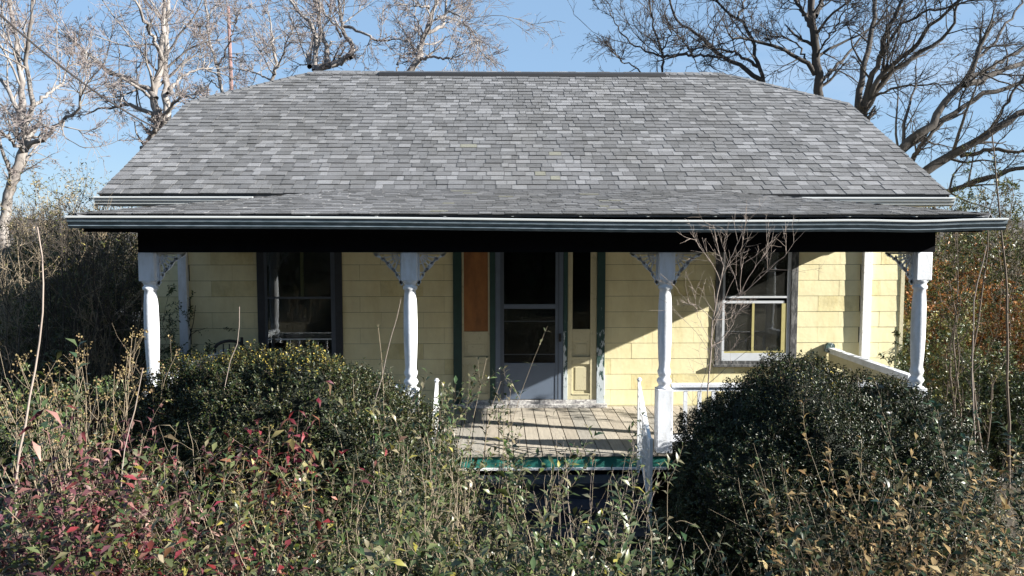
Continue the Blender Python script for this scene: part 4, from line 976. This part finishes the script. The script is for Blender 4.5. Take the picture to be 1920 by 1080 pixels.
# dried flower stalks on the left
stem_shrub('dried_hydrangea', 'thicket of dry tan stalks with withered flower heads beside the left post', at(175, 6.6), zat(625, 6.6), .7, 58, YEL, [1]*5, K1=4, KL=0, stem='stem_tan', r0=.006, Hvar=.35, twl=.20, bot=.55, wander=.10,
   seeds=(.022, 9, .75, .018, [(.36,.27,.13), (.42,.33,.17), (.27,.19,.10)]))
# tall bare wands
def wand(label, pts, r, d, K=5, L=.16, mt='stem_pink'):
    root0 = P(pts[0][0], pts[0][1], d); t = thing('tall_wand', label, 'stem', (root0[0], root0[1], 0))
    q = [np.array([root0[0], root0[1], 0])]+[P(a, b, d) for a, b in pts]; PP = np.array([resample(q, 18, .004)]); RR = np.linspace(r, r*.35, 18)[None]
    V, F = tubes(PP, RR, 6); link('stem', np_mesh('stem', V-np.array([root0[0], root0[1], 0]), F, M[mt], smooth=True), t)
    if K:
        S, R2 = spawn(PP, RR, K, L, (30, 60), .1, .05, 6, .5, .0025, .5, .98); V, F = tubes(S, R2, 4); link('twigs', np_mesh('twigs', V-np.array([root0[0], root0[1], 0]), F, M[mt]), t)['kind'] = 'stuff'
    return t
wand('tall pale bare wand leaning up before the left thicket', [(28,880),(48,790),(72,660),(83,570),(80,500),(74,440),(70,425)], .012, 5.2, 3, .05)
wand('thin dry stalk curving up before the cream wall by the chairs', [(415,760),(425,700),(443,650),(450,610),(449,575)], .006, 6.3, 0)
wand('thin leaning stalk crossing the left boxwood foot', [(225,870),(245,800),(262,720),(268,690)], .007, 5.0, 0)
wand('thin stalk in front of the wall between second post and left window', [(700,760),(720,690),(738,610),(752,560)], .006, 6.0, 0)
wand('pale stalk rising before the right porch corner', [(1830,860),(1822,700),(1826,560),(1850,460)], .010, 7.2, 4, .05)
wand('slender sapling stem right of the porch corner', [(1893,860),(1888,700),(1890,560),(1878,440),(1868,330),(1860,250)], .018, 8.6, 9, .20, 'stem_brown')

# bare sapling in front of the right window
d = 7.75; b0 = P(1322, 800, d); t = thing('bare_sapling', 'leafless sapling with fine pale branches in front of the right window', 'sapling', (b0[0], b0[1], 0)); org = np.array([b0[0], b0[1], 0])
mains = [([(1322,800),(1328,720),(1333,664),(1335,611),(1342,567),(1351,527)], .014, .010), ([(1351,527),(1356,500),(1344,455),(1336,415)], .008, .003), ([(1350,530),(1362,500),(1380,465),(1395,430),(1402,405)], .008, .003),
  ([(1338,600),(1352,572),(1387,555)], .008, .006), ([(1387,555),(1390,510),(1389,469),(1398,425)], .005, .002), ([(1387,555),(1410,535),(1440,508),(1469,482),(1495,450),(1511,431)], .006, .002),
  ([(1387,555),(1402,520),(1425,490),(1447,450),(1452,425)], .005, .002), ([(1387,555),(1378,520),(1360,475),(1344,424),(1322,420)], .005, .002), ([(1351,530),(1340,500),(1318,470),(1292,433)], .006, .002),
  ([(1337,600),(1310,575),(1282,560),(1258,525)], .006, .002), ([(1334,650),(1352,640),(1375,610),(1380,585)], .005, .002), ([(1333,640),(1310,600),(1302,560),(1310,530)], .005, .002), ([(1300,800),(1312,740),(1325,690),(1328,640)], .007, .003),
  ([(1338,600),(1365,600),(1395,575),(1402,570)], .004, .002), ([(1335,630),(1345,655),(1370,660),(1385,640)], .004, .002)]
MP = np.array([resample([P(a, b, d+(.0 if i == 0 else .3*math.sin(i*2.1)*k/len(p))) for k, (a, b) in enumerate(p)], 12, .004) for i, (p, _, _) in enumerate(mains)]); MR = np.array([np.linspace(a, b, 12)*.6 for _, a, b in mains])
tr = np.array([resample([np.array([b0[0]-.05, b0[1], 0]), b0], 12)]); V, F = tubes(np.concatenate([tr, MP[:1]]), np.concatenate([np.full((1,12), .016), MR[:1]]), 7); link('trunk', np_mesh('trunk', V-org, F, M['stem_pink']), t)
for i in range(1, len(MP)): V, F = tubes(MP[i:i+1], MR[i:i+1], 5); link('branch', np_mesh('branch', V-org, F, M['stem_pink']), t)
S, R2 = spawn(MP, MR, 7, .6, (30, 60), .12, .08, 6, .6, .0020, .15, .98); S2, R3 = spawn(S, R2, 3, .5, (30, 60), .12, .03, 5, .7, .0018, .2, .98)
V, F = join([tubes(S, R2, 4), tubes(S2, R3, 3)]); link('twigs', np_mesh('twigs', V-org, F, M['stem_pink']), t)['kind'] = 'stuff'

# ================================================================== THICKETS beside and behind the house
def thicket(name, label, cat, c, R, H, nst, pal, wts, nleaf, L, W, stem='stem_dark', mt='leaf', r0=.02, z1=None, twl=.45, K1=8, K2=5, group=None, low=.05, up=.12, KLm=1.0):
    """upright leafy thicket tree / tall shrub: stems, branches and loose leaf masses"""
    pal = [tuple(1.5*x for x in p) for p in pal]
    root = thing(name, label, cat, (c[0], c[1], 0), group)
    a = rng.uniform(0, 6.283, nst); rr = np.sqrt(rng.random(nst))*R
    foot = np.stack([np.cos(a)*rr*.6, np.sin(a)*rr*.6, np.zeros(nst)], 1); npt = 10; k = np.linspace(0, 1, npt)[None, :, None]
    hh = H*rng.uniform(.65, 1, nst)
    PP = foot[:, None]*(1+k*.8)+np.array([0,0,1.0])*hh[:, None, None]*k; w_ = np.cumsum(rng.normal(size=(nst, npt, 3))*.05, axis=1); w_[..., 2] = 0; w_[:, 0] = 0; PP = PP+w_*H*.25
    RR = r0*rng.uniform(.5, 1.1, size=(nst, 1))*np.linspace(1, .2, npt)[None]
    S1, R1 = spawn(PP, RR, K1, min(twl, .9), (30, 70), .14, up, 7, .5, .004, low, .98); S2, R2 = spawn(S1, R1, K2, .5, (30, 65), .15, up*.5, 5, .6, .0025, .1, 1)
    for j in range(min(nst, 6)):
        V, F = tubes(PP[j:j+1], RR[j:j+1], 6); link('trunk', np_mesh('trunk', V, F, M[stem]), root)
    V, F = join(([tubes(PP[6:], RR[6:], 5)] if nst > 6 else [])+[tubes(S1, R1, 4), tubes(S2, R2, 3)]); link('branches', np_mesh('branches', V, F, M[stem]), root)['kind'] = 'stuff'
    if nleaf:
        kk = max(1, int(round(nleaf*1.7/len(S2)/2))); V, F, C = leaves_on(S2, kk, L, W, pal, wts, 50, False, True, .1, .15, .35, .4)
        link('crown', np_mesh('crown', V, F, M[mt], C), root)['kind'] = 'stuff'; print(name, len(F))
    return root
EVG = [(.05,.075,.03), (.075,.10,.035), (.10,.12,.04), (.16,.16,.06)]
TWB = [(.13,.10,.06), (.19,.15,.09), (.08,.065,.04), (.09,.10,.035)]
ORG = [(.30,.13,.04), (.24,.10,.035), (.17,.09,.035), (.13,.12,.04), (.20,.16,.06)]
OLV = [(.12,.12,.035), (.17,.16,.05), (.08,.09,.03), (.24,.20,.08)]
def A2(u, d): q = P(u, 500, d); return (q[0], q[1])
# right side: layered from near to far
thicket('broadleaf_evergreen', 'dark glossy evergreen low beside the right porch corner', 'tree', A2(1830, 10.2), 1.0, zat(665, 10.2), 18, EVG, [4,3,2,1], 9000, .05, .022, mt='gloss', K1=10, K2=6, low=.05)
thicket('broadleaf_evergreen', 'dark glossy evergreen at the right frame edge', 'tree', A2(1960, 10), 1.2, zat(640, 10), 18, EVG, [4,3,2,1], 9000, .05, .022, mt='gloss', K1=10, K2=6)
thicket('orange_leaved_shrub', 'orange-brown leaved shrub behind the right porch post', 'shrub', A2(1790, 13.5), 1.4, zat(500, 13.5), 16, ORG, [3,3,2,1,2], 7000, .06, .032, stem='stem_brown', K1=9, K2=6)
thicket('orange_leaved_shrub', 'orange-brown leaved shrub at the right edge', 'shrub', A2(1925, 13), 1.4, zat(480, 13), 16, ORG, [3,2,2,2,2], 7000, .06, .032, stem='stem_brown', K1=9, K2=6)
thicket('olive_shrub', 'olive leaved shrub right of the last porch post', 'shrub', A2(1755, 12), .8, zat(590, 12), 12, OLV, [3,3,2,2], 5000, .05, .03, stem='stem_brown', K1=9, K2=6)
thicket('sapling', 'green and grey young tree showing above the porch gutter end', 'tree', A2(1835, 16), 1.3, zat(315, 16), 12, OLV+EVG, [2,1,2,1,3,3,1,1], 8000, .05, .026, stem='stem_brown', K1=12, K2=6, twl=.3)
thicket('sapling', 'thinly leaved young tree at the right edge above the gutter', 'tree', A2(1930, 17), 1.3, zat(365, 17), 12, OLV+TWB, [2,1,2,1,2,2,1,1], 5500, .05, .026, stem='stem_brown', K1=12, K2=6, twl=.3)
thicket('brush', 'grey twiggy brush behind the right end of the house', 'shrub', A2(1770, 18), 1.8, zat(430, 18), 30, TWB+OLV, [2,2,2,1,1,1,1,0], 6000, .05, .025, stem='stem_tan', K1=10, K2=7)
thicket('brush', 'grey-brown brush beyond the right edge saplings', 'shrub', A2(1900, 21), 2.6, zat(420, 21), 34, TWB+ORG, [2,2,2,1,1,1,1,0,0], 7000, .06, .03, stem='stem_tan', K1=10, K2=7)
for u, d_, vt in ((1862, 8.9, 300), (1775, 9.4, 420), (1820, 9.0, 380)):
    thicket('bare_sapling', {1862:'slim dark sapling crossing the right end of the gutter', 1775:'slim sapling close beside the last porch post', 1820:'slim leafy sapling between the porch corner and the frame edge'}[u], 'sapling', A2(u, d_), .12, zat(vt, d_), 2, EVG+OLV, [1]*8, 500, .045, .02, stem='stem_brown', r0=.018, K1=14, K2=3, twl=.16, low=.25, mt='gloss')
# left side
thicket('dark_shrub', 'dark many-stemmed shrub standing left of the porch', 'shrub', A2(165, 11.5), 1.1, zat(400, 11.5), 30, OLV+TWB, [2,1,2,1,1,1,1,1], 5000, .04, .02, stem='stem_dark', r0=.022, K1=10, K2=6)
thicket('dark_shrub', 'dark twiggy shrub against the left end of the house', 'shrub', A2(235, 12.5), .8, zat(440, 12.5), 26, TWB+OLV, [1,1,1,1,1,0,1,0], 6000, .045, .022, stem='stem_dark', r0=.018, K1=10, K2=6)
thicket('dark_shrub', 'dark shrub at the left edge behind the pale wand', 'shrub', A2(20, 11), 1.3, zat(520, 11), 26, EVG+OLV, [3,2,1,1,1,1,1,1], 8000, .045, .02, stem='stem_dark', r0=.018, K1=9, K2=6)
thicket('broadleaf_evergreen', 'low black-green evergreen below the pale wand', 'shrub', A2(110, 8.6), 1.0, zat(700, 8.6), 18, EVG, [4,3,1,.3], 8000, .045, .02, mt='gloss', K1=9, K2=6)
thicket('brush', 'sunlit tan brush rising above the left end of the gutter', 'shrub', A2(125, 17), 1.5, zat(350, 17), 34, TWB+[(.34,.28,.17),(.26,.23,.12)], [2,2,1,1,3,3], 9000, .06, .025, stem='stem_tan', K1=10, K2=7)
thicket('brush', 'grey-tan brush at the left edge under the bare tree', 'shrub', A2(25, 19), 1.8, zat(405, 19), 30, TWB+OLV, [2,2,1,1,1,1,1,1], 8000, .06, .028, stem='stem_tan', K1=10, K2=7)
thicket('brush', 'olive brush between the left thicket and the house', 'shrub', A2(225, 20), 1.9, zat(385, 20), 30, TWB+OLV, [2,2,1,1,1,1,1,1], 8000, .06, .028, stem='stem_tan', K1=10, K2=7)
thicket('broadleaf_evergreen', 'dark evergreen filling the gap left of the porch end', 'tree', A2(235, 10.6), .9, zat(560, 10.6), 16, EVG, [4,3,1,.3], 8000, .045, .02, mt='gloss', K1=10, K2=6)
thicket('holly', 'dark bushy evergreen behind the pale wand at far left', 'tree', A2(60, 14), 1.8, zat(480, 14), 20, EVG+OLV, [4,3,1,.3,2,2,1,1], 12000, .06, .03, mt='gloss', K1=10, K2=6)
thicket('holly', 'dark bushy evergreen between the sunlit brush and the house corner', 'tree', A2(190, 15.5), 1.3, zat(465, 15.5), 18, EVG+OLV, [4,3,1,.3,2,2,1,1], 10000, .06, .03, mt='gloss', K1=10, K2=6)
thicket('holly', 'mid-green bushy evergreen behind the orange shrub at the right', 'tree', A2(1850, 17), 1.8, zat(440, 17), 18, EVG+OLV, [3,3,2,.6,2,3,1,1], 12000, .06, .03, mt='gloss', K1=10, K2=6)
thicket('holly', 'dark evergreen seen between the last porch post and the wall end', 'tree', A2(1745, 15), 1.2, zat(455, 15), 16, EVG+ORG, [3,3,2,.6,1,1,1,1,1], 9000, .06, .03, mt='gloss', K1=10, K2=6)
thicket('bare_shrub', 'bare pale twigs in front of the dark left thicket', 'shrub', A2(120, 9.6), .8, zat(350, 9.6), 22, TWB, [1]*4, 0, .04, .02, stem='far_bark', r0=.016, K1=11, K2=6, twl=.3)
thicket('bare_shrub', 'bare brown shrub close to the left porch post', 'shrub', A2(185, 9.7), .35, zat(430, 9.7), 12, TWB, [1]*4, 900, .035, .018, stem='stem_tan', r0=.010, K1=10, K2=6, twl=.3)
thicket('bare_shrub', 'bare tan twigs at the left edge under the leaning tree', 'shrub', A2(10, 10.5), .8, zat(420, 10.5), 14, TWB, [1]*4, 0, .04, .02, stem='stem_tan', r0=.012, K1=10, K2=6, twl=.35)
# far wooded edge: one mass
root = None
n = 1300; X = rng.uniform(-95, 95, n); Y = rng.uniform(38, 75, n); keep = (np.abs(X) > 8); X, Y = X[keep], Y[keep]; n = len(X)
base = np.stack([X, Y, np.zeros(n)], 1); H = rng.uniform(3, 5.5, n); k = np.linspace(0, 1, 6)[None, :, None]
PP = base[:, None]+np.array([0,0,1.])*H[:, None, None]*k+np.cumsum(rng.normal(size=(n, 6, 3))*.10, axis=1); RR = np.full((n, 1), .07)*np.linspace(1, .3, 6)[None]
S1, R1 = spawn(PP, RR, 12, .45, (25, 55), .12, .08, 4, .5, .022, .15, 1); V, F = join([tubes(PP, RR, 3), tubes(S1, R1, 3)])
o = link('distant_woods', np_mesh('distant_woods', V, F, M['far_bark'])); tag(o, 'band of bare grey-brown woods on the horizon beyond the yard', 'woods', kind='stuff'); print('woods', len(F)*2)
# ground cover filling the bed
n = 4000; q = np.stack([rng.uniform(-6.5, 6.5, n), rng.uniform(-7.6, -2.9, n), rng.uniform(.02, .35, n)], 1); q = q[~((q[:, 0] > -1.1) & (q[:, 0] < 1.6) & (q[:, 1] > -3.9))]
V, F, C = leafset(q, rng.normal(size=q.shape)*np.array([1,1,.6])+np.array([0,0,.3]), rng.normal(size=q.shape)+np.array([0,0,1.2]), rng.uniform(.03,.06,len(q)), .02, palette(len(q), PRIV+BRN, PW+[1,.6,1,.4,1]))
o = link('ground_cover', np_mesh('ground_cover', V, F, M['leaf'], C)); tag(o, 'tangled low weeds and leaves filling the bed before the porch', 'undergrowth', kind='stuff')
n = 350; PP = np.stack([rng.uniform(-6.5, 6.5, n), rng.uniform(-7.4, -3.0, n), np.zeros(n)], 1)[:, None]+np.cumsum(np.concatenate([np.zeros((n,1,3)), rng.normal(size=(n, 6, 3))*np.array([.06,.06,.02])+np.array([0,0,.16])], 1), 1); m_ = ~((PP[:, 0, 0] > -1.2) & (PP[:, 0, 0] < 1.7) & (PP[:, 0, 1] > -3.9)); PP = PP[m_]
V, F = tubes(PP, np.full((len(PP), 7), .0035)*np.linspace(1, .4, 7), 3); o = link('weed_stems', np_mesh('weed_stems', V, F, M['stem_tan'])); tag(o, 'dry weed stems standing in the bed before the porch', 'weeds', kind='stuff')

def brambles(label, u0, u1, d0, d1, vt, n, m_, grp=None):
    c = at((u0+u1)/2, (d0+d1)/2); t = thing('bramble_tangle', label, 'brambles', (c[0], c[1], 0))
    a = rng.uniform(0, 6.283, n); base = np.stack([rng.uniform(at(u0, d0)[0], at(u1, d0)[0], n), rng.uniform(at(u0, d0)[1], at(u0, d1)[1], n), np.zeros(n)], 1)-np.array([c[0], c[1], 0])
    H = zat(vt, (d0+d1)/2)*rng.uniform(.6, 1.05, n); k = np.linspace(0, 1, 12)[None, :, None]
    ln = np.stack([np.cos(a), np.sin(a), a*0], 1)*rng.uniform(.1, 1.0, size=(n, 1))
    PP = base[:, None]+np.array([0,0,1.])*H[:, None, None]*(k-.12*k**3)+ln[:, None]*k**1.1*.8; w_ = np.cumsum(rng.normal(size=(n, 12, 3))*.018, axis=1); w_[:, 0] = 0; PP = PP+w_
    RR = np.full((n, 1), .0042)*rng.uniform(.5, 1.2, size=(n, 1))*np.linspace(1, .35, 12)
    S, R2 = spawn(PP, RR, 5, .22, (30, 70), .14, .03, 5, .6, .0014, .35, 1, .45, .5)
    V, F = join([tubes(PP, RR, 4), tubes(S, R2, 3)]); link('canes', np_mesh('canes', V, F, M[m_]), t)['kind'] = 'stuff'
brambles('tangle of dry tan canes across the bottom left corner', 0, 420, 4.2, 5.2, 830, 60, 'stem_tan')
brambles('tangle of dry tan canes between the left boxwood and the steps', 640, 900, 4.4, 5.6, 800, 55, 'stem_tan')
brambles('sparse pale canes crossing the dark gap below the steps', 900, 1240, 4.2, 5.0, 870, 34, 'stem_tan')
brambles('grey canes over the foot of the right boxwood', 1480, 1720, 4.3, 5.0, 850, 20, 'stem_tan')
# unseen evergreen belt behind viewer, mirrored in the glass, raised to block sky light
n = 26000; X = rng.uniform(-48, 26, n); zz = rng.beta(1.15, 1.35, n)*(13+3*np.sin(X*.35)+2*np.sin(X*.9+1)); Y = -30+rng.normal(size=n)*1.8
q = np.stack([X, Y, zz], 1)
V, F, C = leafset(q, rng.normal(size=q.shape), rng.normal(size=q.shape), rng.uniform(.7, 1.4, n), .7, palette(n, EVG+TWB, [3,3,2,1,1,1,1,1]), curl=.3)
o = link('shading_evergreen_belt', np_mesh('shading_evergreen_belt', V, F, M['leaf'], C)); tag(o, 'unseen belt of dark evergreens across the yard, raised to shade the porch', 'trees', kind='stuff')
if False: print('x')
tot = 0
for o in bpy.data.objects:
    if o.type == 'MESH' and o.data.users < 3: tot += sum(max(p.loop_total-2, 1) for p in o.data.polygons) if len(o.data.polygons) < 2000 else len(o.data.polygons)*(o.data.polygons[0].loop_total-2)
print('TRIS', tot)
